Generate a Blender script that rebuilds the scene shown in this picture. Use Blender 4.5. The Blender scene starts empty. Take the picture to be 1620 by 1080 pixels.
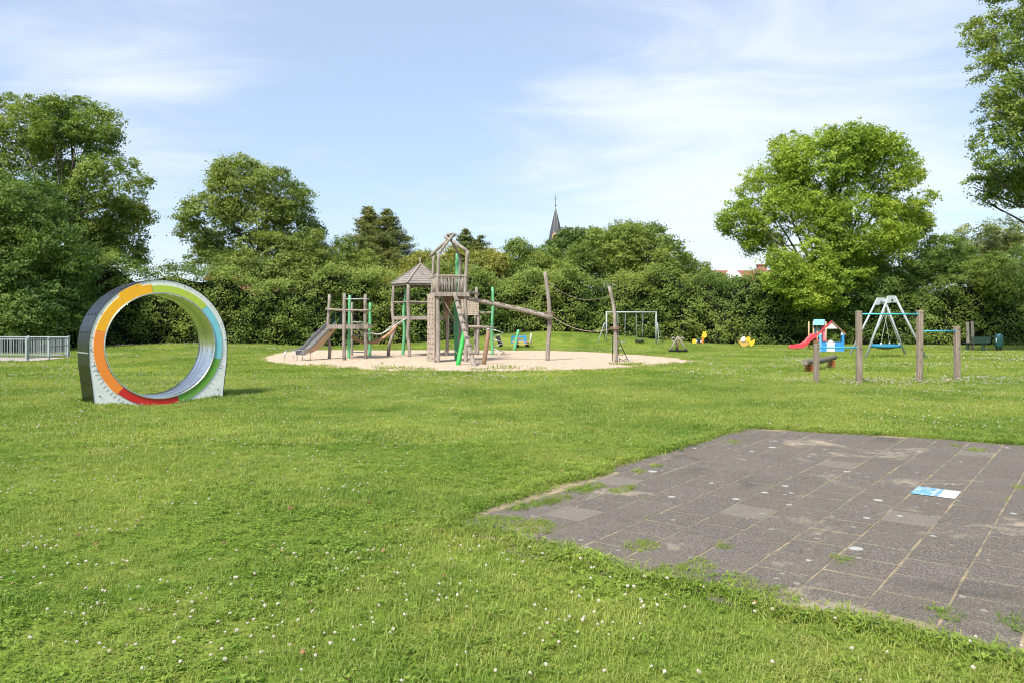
import bpy, math, random
import numpy as np
from mathutils import Vector, Matrix

R = math.radians
random.seed(7)
sc = bpy.context.scene
COL = sc.collection

# ---------------------------------------------------------------- camera
F, H, HOR = 1200.0, 1.6, 510.0          # focal length in photo pixels, eye height, horizon row
cam = bpy.data.cameras.new('camera')
cam.sensor_width = 36; cam.lens = 36 * F / 1620
cam.shift_y = -(540 - HOR) / 1620
cam.clip_end = 3000; cam.clip_start = 0.05
co = bpy.data.objects.new('camera', cam); COL.objects.link(co)
co.location = (0, 0, H); co.rotation_euler = (R(90), 0, 0)
sc.camera = co

# ---------------------------------------------------------------- light
SUN = Vector((-0.34, -0.60, 0.80)).normalized()
elev = math.asin(SUN.z); azim = math.atan2(SUN.x, SUN.y)
sun = bpy.data.lights.new('sun', 'SUN'); sun.energy = 4.1; sun.angle = R(11); sun.color = (1.0, 0.94, 0.84)
so = bpy.data.objects.new('sun', sun); COL.objects.link(so)
so.rotation_euler = (-SUN).to_track_quat('-Z', 'Y').to_euler()
w = bpy.data.worlds.new('World'); sc.world = w; w.use_nodes = True
wt = w.node_tree; wn = wt.nodes; wl = wt.links
bg = wn['Background']
sky = wn.new('ShaderNodeTexSky'); sky.sky_type = 'NISHITA'; sky.sun_disc = False
sky.sun_elevation = elev; sky.sun_rotation = azim % (2 * math.pi)
sky.air_density = 1.0; sky.dust_density = 0.8; sky.ozone_density = 2.0
bg.inputs[1].default_value = 0.110
sc.view_settings.view_transform = 'Standard'; sc.view_settings.look = 'None'
sc.view_settings.gamma = 1; sc.view_settings.exposure = 0.85

def wmath(op, a, b=None, c=None, clamp=False):
    n = wn.new('ShaderNodeMath'); n.operation = op; n.use_clamp = clamp
    for i, v in enumerate((a, b, c)):
        if v is None: continue
        if isinstance(v, (int, float)): n.inputs[i].default_value = v
        else: wl.new(v, n.inputs[i])
    return n.outputs[0]
def clouds():
    tc = wn.new('ShaderNodeTexCoord'); sep = wn.new('ShaderNodeSeparateXYZ'); wl.new(tc.outputs['Generated'], sep.inputs[0])
    zc = wmath('MAXIMUM', sep.outputs[2], 0.02)
    zz = wmath('ADD', zc, 0.12)
    px = wmath('DIVIDE', sep.outputs[0], zz); py = wmath('DIVIDE', sep.outputs[1], zz)
    def field(sx, sy, rot, detail, rough, dist, seed):
        cb = wn.new('ShaderNodeCombineXYZ'); wl.new(px, cb.inputs[0]); wl.new(py, cb.inputs[1]); cb.inputs[2].default_value = seed
        mp = wn.new('ShaderNodeMapping'); mp.inputs['Rotation'].default_value = (0, 0, rot); mp.inputs['Scale'].default_value = (sx, sy, 1)
        wl.new(cb.outputs[0], mp.inputs[0])
        nz = wn.new('ShaderNodeTexNoise'); nz.inputs['Scale'].default_value = 1; nz.inputs['Detail'].default_value = detail
        nz.inputs['Roughness'].default_value = rough; nz.inputs['Distortion'].default_value = dist
        wl.new(mp.outputs[0], nz.inputs['Vector']); return nz.outputs[0]
    f1 = field(0.60, 1.0, R(28), 8, 0.55, 0.8, 3.1)
    f2 = field(1.5, 2.2, R(-14), 10, 0.60, 1.4, 9.4)
    # banks of thin cloud stand where the directions below point (unit vectors in the sky)
    def bank(d, k):
        d = Vector(d).normalized()
        vd = wn.new('ShaderNodeVectorMath'); vd.operation = 'DOT_PRODUCT'; wl.new(tc.outputs['Generated'], vd.inputs[0]); vd.inputs[1].default_value = d
        return wmath('POWER', wmath('MAXIMUM', vd.outputs['Value'], 0.0), k)
    b1 = bank((0.22, 1, 0.17), 36); b2 = bank((-0.50, 1, 0.31), 90); b3 = bank((0.50, 1, 0.20), 34)
    bb = wmath('ADD', wmath('MULTIPLY', b1, 0.31), wmath('ADD', wmath('MULTIPLY', b2, 0.20), wmath('MULTIPLY', b3, 0.12)))
    s = wmath('ADD', wmath('MULTIPLY', f1, 0.62), wmath('MULTIPLY', f2, 0.38))
    s = wmath('ADD', s, bb)
    mr = wn.new('ShaderNodeMapRange'); mr.interpolation_type = 'SMOOTHSTEP'
    wl.new(s, mr.inputs[0]); mr.inputs[1].default_value = 0.50; mr.inputs[2].default_value = 0.90; mr.inputs[3].default_value = 0.0; mr.inputs[4].default_value = 0.9
    return mr.outputs[0]
mx = wn.new('ShaderNodeMix'); mx.data_type = 'RGBA'
veil = wn.new('ShaderNodeMix'); veil.data_type = 'RGBA'; veil.inputs[0].default_value = 0.52
wl.new(sky.outputs[0], veil.inputs[6]); veil.inputs[7].default_value = (3.5, 4.2, 5.3, 1)
wl.new(clouds(), mx.inputs[0]); wl.new(veil.outputs[2], mx.inputs[6]); mx.inputs[7].default_value = (5.0, 5.35, 5.85, 1)
wl.new(mx.outputs[2], bg.inputs[0])
sc.cycles.filter_width = 1.1; sc.cycles.max_bounces = 6; sc.cycles.transparent_max_bounces = 6; sc.cycles.diffuse_bounces = 3
sc.cycles.use_fast_gi = False; sc.cycles.sample_clamp_indirect = 6

# ---------------------------------------------------------------- terrain
def terrain(x, y):
    """ground height in metres; numpy or floats"""
    x = np.asarray(x, float); y = np.asarray(y, float)
    def ss(a, b, t):
        t = np.clip((t - a) / (b - a), 0, 1); return t * t * (3 - 2 * t)
    m = 0.95 * np.exp(-((x - 2.6) / 7.5) ** 2) * ss(44.5, 51.5, y)
    m2 = 0.30 * np.exp(-((x + 20) / 5.0) ** 2) * ss(38, 43.5, y)
    n = 0.022 * np.sin(x * 0.71 + 1.3) * np.sin(y * 0.53) + 0.012 * np.sin(x * 1.9 + y * 1.3)
    n = n * ss(11, 16, y) * (1 - ss(23, 25, y) * (1 - ss(43, 45, y)))
    dip = -.15 * np.exp(-((x + 7.2) / .75) ** 2 - ((y - 15.5) / .8) ** 2)
    return m + m2 + n + dip
def tz(x, y): return float(terrain(x, y))
def gp(u, v):                                  # photo pixel on flat ground -> x, y
    Y = F * H / (v - HOR); return ((u - 810) / F * Y, Y)
def at(u, v, Y):                               # pixel at a known distance -> point
    return Vector(((u - 810) / F * Y, Y, H + (HOR - v) / F * Y))
SAND = [gp(*p) for p in [(404,570),(430,574),(470,579),(520,583),(580,585.5),(640,587),(700,588),(770,588.5),(840,587.5),(900,586.5),(950,585),(990,582),(1030,578.5),(1070,575.5),(1100,572.5),
        (1090,569),(1060,565.5),(1020,562),(960,558),(900,555.5),(840,554.5),(760,554),(680,554),(600,553.8),(520,553.5),(470,555),(430,560)]]
PAVE = [gp(*p) for p in [(700,830),(855,781),(996,732),(1186,678),(1400,690),(1620,705),(2100,742),(2700,800),(2560,1290),(1900,1095),(1590,1030),(1450,1000),(1270,965),(1100,932),(950,896),(820,862)]]
def smooth_poly(P, it=2):
    for _ in range(it):
        Q = []
        for i in range(len(P)):
            a, b = P[i], P[(i + 1) % len(P)]
            Q += [(a[0] * .75 + b[0] * .25, a[1] * .75 + b[1] * .25), (a[0] * .25 + b[0] * .75, a[1] * .25 + b[1] * .75)]
        P = Q
    return P
SANDS = smooth_poly(SAND)
def ragged(P, step, amp, seed):
    out = []; rnd = random.Random(seed)
    for i in range(len(P)):
        a, b = P[i], P[(i + 1) % len(P)]; L = math.hypot(b[0] - a[0], b[1] - a[1]); n = max(1, int(L / step))
        for k in range(n):
            t = k / n; out.append((a[0] + (b[0] - a[0]) * t + rnd.uniform(-amp, amp), a[1] + (b[1] - a[1]) * t + rnd.uniform(-amp, amp)))
    return out
SANDS = ragged(SANDS, .45, .11, 2)
def inside(px, py, poly):
    px = np.asarray(px, float); py = np.asarray(py, float); r = np.zeros(px.shape, bool); n = len(poly)
    for i in range(n):
        x1, y1 = poly[i]; x2, y2 = poly[(i + 1) % n]
        if y1 == y2: continue
        c = ((y1 > py) != (y2 > py)) & (px < (x2 - x1) * (py - y1) / (y2 - y1) + x1)
        r ^= c
    return r
def value_noise(x, y, scale, seed):
    """smooth 2-D value noise in numpy"""
    rs = np.random.RandomState(seed); g = rs.rand(64, 64)
    X = np.asarray(x) * scale + 100.3; Y = np.asarray(y) * scale + 57.7
    xi = np.floor(X).astype(int); yi = np.floor(Y).astype(int); fx = X - xi; fy = Y - yi
    fx = fx * fx * (3 - 2 * fx); fy = fy * fy * (3 - 2 * fy)
    a = g[xi % 64, yi % 64]; b = g[(xi + 1) % 64, yi % 64]; c = g[xi % 64, (yi + 1) % 64]; d = g[(xi + 1) % 64, (yi + 1) % 64]
    return (a * (1 - fx) + b * fx) * (1 - fy) + (c * (1 - fx) + d * fx) * fy

# ---------------------------------------------------------------- materials
class NT:
    def __init__(s, name):
        s.m = bpy.data.materials.new(name); s.m.use_nodes = True; s.t = s.m.node_tree; s.n = s.t.nodes; s.l = s.t.links
        s.p = s.n['Principled BSDF']; s.out = s.n['Material Output']
    def new(s, k, **kw):
        n = s.n.new(k)
        for a, v in kw.items(): setattr(n, a, v)
        return n
    def set(s, inp, v):
        if hasattr(v, 'is_output'): s.l.new(v, inp)
        else: inp.default_value = v
    def pos(s, scale=(1, 1, 1), rot=(0, 0, 0), kind='pos'):
        g = s.new('ShaderNodeNewGeometry') if kind == 'pos' else s.new('ShaderNodeTexCoord')
        mp = s.new('ShaderNodeMapping'); mp.inputs['Scale'].default_value = scale; mp.inputs['Rotation'].default_value = rot
        s.l.new(g.outputs['Position' if kind == 'pos' else 'Object'], mp.inputs[0]); return mp.outputs[0]
    def noise(s, vec, scale, detail=4, rough=0.55, dist=0):
        n = s.new('ShaderNodeTexNoise'); s.l.new(vec, n.inputs['Vector']); n.inputs['Scale'].default_value = scale
        n.inputs['Detail'].default_value = detail; n.inputs['Roughness'].default_value = rough; n.inputs['Distortion'].default_value = dist
        return n.outputs[0]
    def ramp(s, fac, stops, interp='LINEAR'):
        r = s.new('ShaderNodeValToRGB'); r.color_ramp.interpolation = interp; e = r.color_ramp.elements
        while len(e) < len(stops): e.new(0.5)
        for el, (p, c) in zip(e, stops): el.position = p; el.color = (c[0], c[1], c[2], 1) if not isinstance(c, (int, float)) else (c, c, c, 1)
        s.l.new(fac, r.inputs[0]); return r.outputs[0]
    def mix(s, fac, a, b, mode='MIX'):
        n = s.new('ShaderNodeMix', data_type='RGBA', blend_type=mode)
        for i, v in ((0, fac), (6, a), (7, b)):
            if hasattr(v, 'is_output'): s.l.new(v, n.inputs[i])
            elif i == 0: n.inputs[0].default_value = v
            else: n.inputs[i].default_value = (v[0], v[1], v[2], 1)
        return n.outputs[2]
    def math(s, op, a, b=0.0, clamp=False):
        n = s.new('ShaderNodeMath', operation=op, use_clamp=clamp); s.set(n.inputs[0], a); s.set(n.inputs[1], b); return n.outputs[0]
    def attr(s, name):
        n = s.new('ShaderNodeAttribute'); n.attribute_name = name; return n.outputs['Fac']
    def bump(s, h, strength=0.4, dist=0.02):
        b = s.new('ShaderNodeBump'); b.inputs['Strength'].default_value = strength; b.inputs['Distance'].default_value = dist
        s.l.new(h, b.inputs['Height']); s.l.new(b.outputs[0], s.p.inputs['Normal'])
    def base(s, c, rough=0.7, metal=0.0, spec=0.4):
        s.set(s.p.inputs['Base Color'], c if hasattr(c, 'is_output') else (*c, 1)); s.set(s.p.inputs['Roughness'], rough)
        s.p.inputs['Metallic'].default_value = metal; s.p.inputs['Specular IOR Level'].default_value = spec

def leaf_mat(name, dark, mid, light, spec=0.25, trans=0.35):
    m = NT(name)
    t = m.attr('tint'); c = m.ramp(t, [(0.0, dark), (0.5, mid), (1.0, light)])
    big = m.noise(m.pos(), 0.16, 5, .65); c = m.mix(m.ramp(big, [(0.42, 0.0), (0.66, 0.62)]), c, (light[0] * 1.1, light[1], light[2] * .8))
    m.base(c, 0.55, 0, spec)
    tr = m.new('ShaderNodeBsdfTranslucent'); hs = m.mix(1.0, c, (1.15, 1.25, 0.55), 'MULTIPLY'); m.l.new(hs, tr.inputs[0])
    ms = m.new('ShaderNodeMixShader'); ms.inputs[0].default_value = trans
    m.l.new(m.p.outputs[0], ms.inputs[1]); m.l.new(tr.outputs[0], ms.inputs[2]); m.l.new(ms.outputs[0], m.out.inputs[0])
    return m.m
def wood_mat(name, a, b, scale=(26, 26, 2.2), dirt=0.5):
    m = NT(name)
    g = m.noise(m.pos(scale), 1.0, 6, 0.6, 0.4); big = m.noise(m.pos(), 2.2, 3); fine = m.noise(m.pos((120, 120, 10)), 1, 3, .7)
    kn = m.noise(m.pos((5, 5, 1.2)), 1.0, 4, .6, .8); c = m.ramp(g, [(0.34, a), (0.64, b)]); c = m.mix(m.ramp(kn, [(0.56, 0.0), (0.72, 0.65)]), c, tuple(x * .5 for x in a)); c = m.mix(m.math('MULTIPLY', big, dirt), c, (a[0] * .8, a[1] * .78, a[2] * .7))
    c = m.mix(m.ramp(fine, [(0.30, 0.55), (0.42, 0.0)]), c, (a[0] * .35, a[1] * .33, a[2] * .3))
    m.base(c, 0.85, 0, 0.2); m.bump(g, 0.6, 0.01); return m.m
def paint_mat(name, c, rough=0.45, wear=0.25, wc=None, spec=0.4):
    m = NT(name)
    n = m.noise(m.pos(), 9, 5, .6); k = m.ramp(n, [(0.42, 0.0), (0.75, wear)])
    wc = wc or tuple(x * 0.6 + 0.06 for x in c)
    m.base(m.mix(k, c, wc), m.ramp(n, [(0.3, rough), (0.7, min(1, rough + .2))]), 0, spec); return m.m
def metal_mat(name, c, rough=0.35, var=0.15, scale=(8, 8, 8)):
    m = NT(name)
    n = m.noise(m.pos(scale), 1, 5, .65)
    m.base(m.mix(n, tuple(x * .82 for x in c), tuple(min(1, x * 1.1) for x in c)), m.ramp(n, [(0.3, max(0.03, rough - var)), (0.7, rough + var)]), 1.0, 0.5); return m.m

M = {}
M['wood'] = wood_mat('weathered_wood', (0.165, 0.140, 0.118), (0.42, 0.37, 0.32))
M['wood_dark'] = wood_mat('grey_log', (0.10, 0.09, 0.08), (0.24, 0.21, 0.18))
M['wood_post'] = wood_mat('square_post_wood', (0.17, 0.13, 0.10), (0.36, 0.30, 0.25), (40, 40, 1.6))
M['wood_brown'] = wood_mat('brown_wood', (0.19, 0.12, 0.08), (0.34, 0.22, 0.14))
M['board'] = wood_mat('climbing_board', (0.30, 0.24, 0.19), (0.50, 0.43, 0.37), (18, 18, 3))
M['shingle'] = wood_mat('shingle', (0.17, 0.15, 0.14), (0.36, 0.33, 0.31), (6, 6, 40))
M['green_old'] = paint_mat('faded_green_paint', (0.10, 0.37, 0.17), 0.6, 0.5, (0.17, 0.36, 0.22))
M['green_new'] = paint_mat('bright_green_paint', (0.02, 0.36, 0.05), 0.4, 0.1)
M['galv'] = metal_mat('galvanised', (0.60, 0.62, 0.64), 0.5)
M['galv_paint'] = paint_mat('grey_galvanised', (0.331, 0.365, 0.385), 0.45, 0.3, (0.230, 0.263, 0.281))
M['steel'] = metal_mat('stainless', (0.74, 0.73, 0.71), 0.26, 0.08, (2, 2, 30))
M['slide_steel'] = metal_mat('worn_slide_steel', (0.46, 0.44, 0.41), 0.5)
M['steel_dark'] = metal_mat('dark_steel', (0.045, 0.045, 0.048), 0.36, 0.08, (14, 14, 1.5))
M['black'] = paint_mat('black_rubber', (0.018, 0.018, 0.02), 0.6, 0.1)
M['rope'] = paint_mat('rope', (0.34, 0.27, 0.22), 0.9, 0.6, (0.22, 0.17, 0.14), 0.1)
M['rope_pale'] = paint_mat('pale_rope', (0.50, 0.48, 0.44), 0.9, 0.4, (0.3, .28, .25), 0.1)
M['rope_brown'] = paint_mat('thick_brown_rope', (0.42, 0.25, 0.16), 0.9, 0.5, (0.25, .15, .10), 0.1)
M['rope_black'] = paint_mat('black_net_rope', (0.03, 0.03, 0.03), 0.9, 0.2)
M['tan'] = paint_mat('tan_board', (0.50, 0.33, 0.17), 0.5, 0.2)
M['white'] = paint_mat('white_plate', (0.72, 0.74, 0.73), 0.45, 0.6, (0.54, 0.55, 0.51))
M['tick'] = paint_mat('grey_print', (0.16, 0.18, 0.18), 0.5, 0.1)
for k, c in dict(yellow=(0.90, 0.44, 0.012), orange=(0.90, 0.26, 0.03), red=(0.580, 0.018, 0.016), leafgreen=(0.140, 0.360, 0.040), skyblue=(0.200, 0.550, 0.660), lime=(0.460, 0.560, 0.060),
                 toy_red=(0.62, 0.05, 0.07), toy_blue=(0.03, 0.25, 0.60), toy_lightblue=(0.17, 0.42, 0.66), toy_white=(0.72, 0.72, 0.70), bar_blue=(0.04, 0.33, 0.50), bar_teal=(0.06, 0.42, 0.50),
                 basket=(0.02, 0.20, 0.32), toy_yellow=(0.80, 0.47, 0.03), toy_orange=(0.75, 0.22, 0.02), rust=(0.36, 0.11, 0.03), bench=(0.018, 0.055, 0.035), bin=(0.012, 0.075, 0.075),
                 pink=(0.60, 0.25, 0.38), mauve=(0.45, 0.40, 0.55), gold=(0.55, 0.36, 0.08), slate=(0.055, 0.058, 0.068), clockpink=(0.32, 0.22, 0.17)).items():
    M[k] = paint_mat(k + '_paint', c, 0.42, 0.38)
def brick_mat():
    m = NT('brick'); b = m.new('ShaderNodeTexBrick'); m.l.new(m.pos((1, 1, 1), (R(90), 0, 0)), b.inputs['Vector'])
    b.inputs['Color1'].default_value = (.36, .14, .08, 1); b.inputs['Color2'].default_value = (.28, .11, .07, 1); b.inputs['Mortar'].default_value = (.4, .36, .3, 1); b.inputs['Scale'].default_value = 4
    m.base(b.outputs[0], .9, 0, .2); return m.m
def roof_mat():
    m = NT('orange_roof_tile'); wv = m.new('ShaderNodeTexWave', wave_type='BANDS', bands_direction='X'); m.l.new(m.pos((1, 1, 1)), wv.inputs[0]); wv.inputs['Scale'].default_value = 2.0
    n = m.noise(m.pos(), 1.4, 5)
    c = m.mix(n, (.32, .12, .07), (.21, .085, .06)); c = m.mix(m.math('MULTIPLY', wv.outputs[0], .35), c, (.14, .06, .04)); m.base(c, .8, 0, .3); m.bump(wv.outputs[0], .5, .05); return m.m
M['brick'] = brick_mat(); M['rooftile'] = roof_mat()
M['glass'] = paint_mat('window_glass', (0.03, 0.04, 0.05), 0.08, 0.0)
M['bark'] = wood_mat('bark', (0.045, 0.036, 0.028), (0.13, 0.11, 0.085), (14, 14, 3))
M['leaf_a'] = leaf_mat('leaf_mid', (0.072, 0.128, 0.028), (0.162, 0.245, 0.052), (0.325, 0.384, 0.097))
M['leaf_dark'] = leaf_mat('leaf_dark', (0.050, 0.105, 0.028), (0.114, 0.200, 0.048), (0.211, 0.296, 0.075))
M['leaf_olive'] = leaf_mat('leaf_olive', (0.093, 0.146, 0.032), (0.198, 0.267, 0.066), (0.343, 0.397, 0.120))
M['leaf_lime'] = leaf_mat('leaf_lime', (0.110, 0.182, 0.022), (0.240, 0.347, 0.045), (0.427, 0.521, 0.090), trans=0.4)
M['leaf_yellow'] = leaf_mat('leaf_yellowish', (0.129, 0.160, 0.031), (0.268, 0.293, 0.063), (0.471, 0.435, 0.118))
M['leaf_ash'] = leaf_mat('leaf_ash', (0.098, 0.138, 0.043), (0.182, 0.234, 0.072), (0.365, 0.385, 0.146))
M['leaf_hedge'] = leaf_mat('leaf_hedge', (0.049, 0.100, 0.018), (0.128, 0.206, 0.039), (0.297, 0.360, 0.089))
M['needle'] = leaf_mat('needle', (0.049, 0.083, 0.024), (0.109, 0.152, 0.039), (0.230, 0.243, 0.066), trans=0.15)
M['hedge_core'] = paint_mat('dark_core', (0.012, 0.015, 0.007), 0.95, 0.3, spec=0.05)  # near-black colour of the light-blocking solid added inside the hedges

def grass_mat(name, trans=0.35):
    m = NT(name)
    n1 = m.noise(m.pos(), 0.33, 4, .6); n2 = m.noise(m.pos(), 1.7, 4, .6); oi = m.new('ShaderNodeObjectInfo'); t = m.attr('tint')
    c = m.ramp(n1, [(0.40, (0.149, 0.247, 0.028)), (0.60, (0.373, 0.411, 0.095))])
    c = m.mix(m.ramp(n2, [(0.42, 0.0), (0.66, 0.6)]), c, (0.377, 0.405, 0.078))
    n3 = m.noise(m.pos(), 0.9, 6, .7, .6); c = m.mix(m.ramp(n3, [(0.55, 0.0), (0.70, 0.55)]), c, (0.40, 0.38, 0.13)); c = m.mix(m.ramp(n3, [(0.30, 0.55), (0.42, 0.0)]), c, (0.10, 0.21, 0.025))
    c = m.mix(m.math('MULTIPLY', oi.outputs['Random'], 0.35), c, (0.109, 0.234, 0.022))
    c = m.mix(m.ramp(t, [(0.0, 0.35), (0.5, 0.0)]), c, (0.080, 0.177, 0.014))
    c = m.mix(m.ramp(t, [(0.90, 0.0), (0.93, 0.75)]), c, (0.36, 0.32, 0.14))
    m.base(c, 0.5, 0, 0.3)
    tr = m.new('ShaderNodeBsdfTranslucent'); m.l.new(m.mix(1, c, (1.2, 1.25, .6), 'MULTIPLY'), tr.inputs[0])
    ms = m.new('ShaderNodeMixShader'); ms.inputs[0].default_value = trans
    m.l.new(m.p.outputs[0], ms.inputs[1]); m.l.new(tr.outputs[0], ms.inputs[2]); m.l.new(ms.outputs[0], m.out.inputs[0]); return m.m
M['grass'] = grass_mat('grass_blade')
def ground_mat():
    m = NT('lawn_soil')
    n1 = m.noise(m.pos(), 0.33, 4, .6); n2 = m.noise(m.pos(), 1.7, 4, .6); f = m.noise(m.pos((1, 1, 1)), 38, 5, .75)
    c = m.ramp(n1, [(0.36, (0.104, 0.197, 0.017)), (0.62, (0.248, 0.331, 0.043))])
    c = m.mix(m.ramp(n2, [(0.42, 0.0), (0.66, 0.6)]), c, (0.336, 0.357, 0.084))
    c = m.mix(m.ramp(f, [(0.34, 0.75), (0.6, 0.0)]), c, (0.040, 0.070, 0.012))
    m.base(c, 0.95, 0, 0.1); m.bump(f, 0.8, 0.03); return m.m
def sand_mat():
    m = NT('sand')
    n = m.noise(m.pos(), 0.6, 4, .6); f = m.noise(m.pos(), 60, 5, .7); mid = m.noise(m.pos((1, 1, 1)), 3.6, 5, .62, .5)
    c = m.mix(n, (0.56, 0.432, 0.315), (0.64, 0.505, 0.382)); c = m.mix(m.ramp(mid, [(0.38, .5), (0.50, 0)]), c, (0.40, 0.29, 0.20))
    c = m.mix(m.ramp(f, [(0.35, .3), (0.5, 0)]), c, (0.38, 0.28, 0.20)); m.base(c, 0.95, 0, 0.15)
    m.bump(mid, 1.0, 0.22); return m.m
def joint_mat():
    m = NT('joint_sand')
    n = m.noise(m.pos(), 6, 5, .7); f = m.noise(m.pos(), 90, 4, .8)
    c = m.ramp(n, [(0.35, (0.143, 0.125, 0.102)), (0.55, (0.333, 0.261, 0.174)), (0.72, (0.466, 0.358, 0.228))]); c = m.mix(m.ramp(f, [(0.4, .5), (0.55, 0)]), c, (0.123, 0.131, 0.055)); m.base(c, .95, 0, .1); m.bump(f, .6, .01); return m.m
def tile_mat():
    m = NT('concrete_tile'); t = m.attr('tint')
    agg = m.noise(m.pos(), 120, 4, .85); med = m.noise(m.pos(), 26, 5, .7); big = m.noise(m.pos(), 1.1, 5, .6)
    c = m.ramp(t, [(0.0, (0.076, 0.066, 0.055)), (0.85, (0.095, 0.082, 0.070)), (0.96, (0.095, 0.082, 0.070)), (1.0, (0.151, 0.135, 0.111))])
    c = m.mix(m.ramp(agg, [(0.48, 0.0), (0.60, 0.95)]), c, (0.278, 0.248, 0.220))
    c = m.mix(m.ramp(agg, [(0.32, 0.75), (0.45, 0)]), c, (0.030, 0.028, 0.028))
    c = m.mix(m.ramp(med, [(0.50, 0.0), (0.75, 0.35)]), c, (0.155, 0.133, 0.103))
    c = m.mix(m.ramp(big, [(0.48, 0.0), (0.72, 0.55)]), c, (0.150, 0.129, 0.097))
    v = m.new('ShaderNodeTexVoronoi'); m.l.new(m.pos(), v.inputs[0]); v.inputs['Scale'].default_value = 3.3; v.inputs['Randomness'].default_value = 1
    wob = m.math('ADD', v.outputs['Distance'], m.math('MULTIPLY', med, 0.10))
    sep = m.new('ShaderNodeSeparateColor'); m.l.new(v.outputs['Color'], sep.inputs[0])
    thr = m.math('MULTIPLY', sep.outputs[0], 0.17)
    sp = m.math('MULTIPLY', m.math('LESS_THAN', m.math('SUBTRACT', wob, thr), 0.045), m.math('GREATER_THAN', sep.outputs[1], 0.35))
    st = m.noise(m.pos((1, 1, 1)), 0.8, 7, .72, .5); c = m.mix(m.ramp(st, [(0.565, 0.0), (0.66, 0.95)]), c, (0.34, 0.285, 0.21)); c = m.mix(m.ramp(st, [(0.30, 0.45), (0.42, 0.0)]), c, (0.038, 0.034, 0.032))
    c = m.mix(m.math('MULTIPLY', sp, 0.62), c, (0.50, 0.51, 0.48))
    v2 = m.new('ShaderNodeTexVoronoi'); m.l.new(m.pos((1, 1, 1), (0, 0, .7)), v2.inputs[0]); v2.inputs['Scale'].default_value = 8.5
    s2 = m.new('ShaderNodeSeparateColor'); m.l.new(v2.outputs['Color'], s2.inputs[0])
    k2 = m.math('MULTIPLY', m.math('LESS_THAN', m.math('ADD', v2.outputs['Distance'], m.math('MULTIPLY', med, .12)), m.math('MULTIPLY', s2.outputs[0], .26)), m.math('GREATER_THAN', s2.outputs[1], .45))
    c = m.mix(m.math('MULTIPLY', k2, .5), c, (0.36, 0.355, 0.32))
    m.base(c, 0.9, 0, 0.12); m.bump(agg, 0.6, 0.004); return m.m
M['ground'] = ground_mat(); M['sand'] = sand_mat(); M['joint'] = joint_mat(); M['tile'] = tile_mat()
M['gravel'] = (lambda m: (m.base(m.mix(m.noise(m.pos(), 14, 5, .7), (0.27, 0.23, 0.21), (0.46, 0.40, 0.36)), .95, 0, .1), m.m)[1])(NT('gravel'))
M['flower'] = (lambda m: (m.base(m.ramp(m.attr('tint'), [(0.0, (0.34, 0.26, 0.20)), (0.5, (0.50, 0.44, 0.37)), (1.0, (0.66, 0.62, 0.54))]), .8, 0, .1), m.m)[1])(NT('clover_white'))
M['clover'] = leaf_mat('clover_leaf', (0.095, 0.183, 0.022), (0.162, 0.267, 0.033), (0.257, 0.353, 0.055))
M['litter'] = (lambda m: (m.base(m.ramp(m.attr('tint'), [(0.0, (0.10, 0.062, 0.030)), (0.5, (0.22, 0.135, 0.060)), (1.0, (0.32, 0.23, 0.12))]), .7, 0, .2), m.m)[1])(NT('dry_leaf'))

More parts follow.
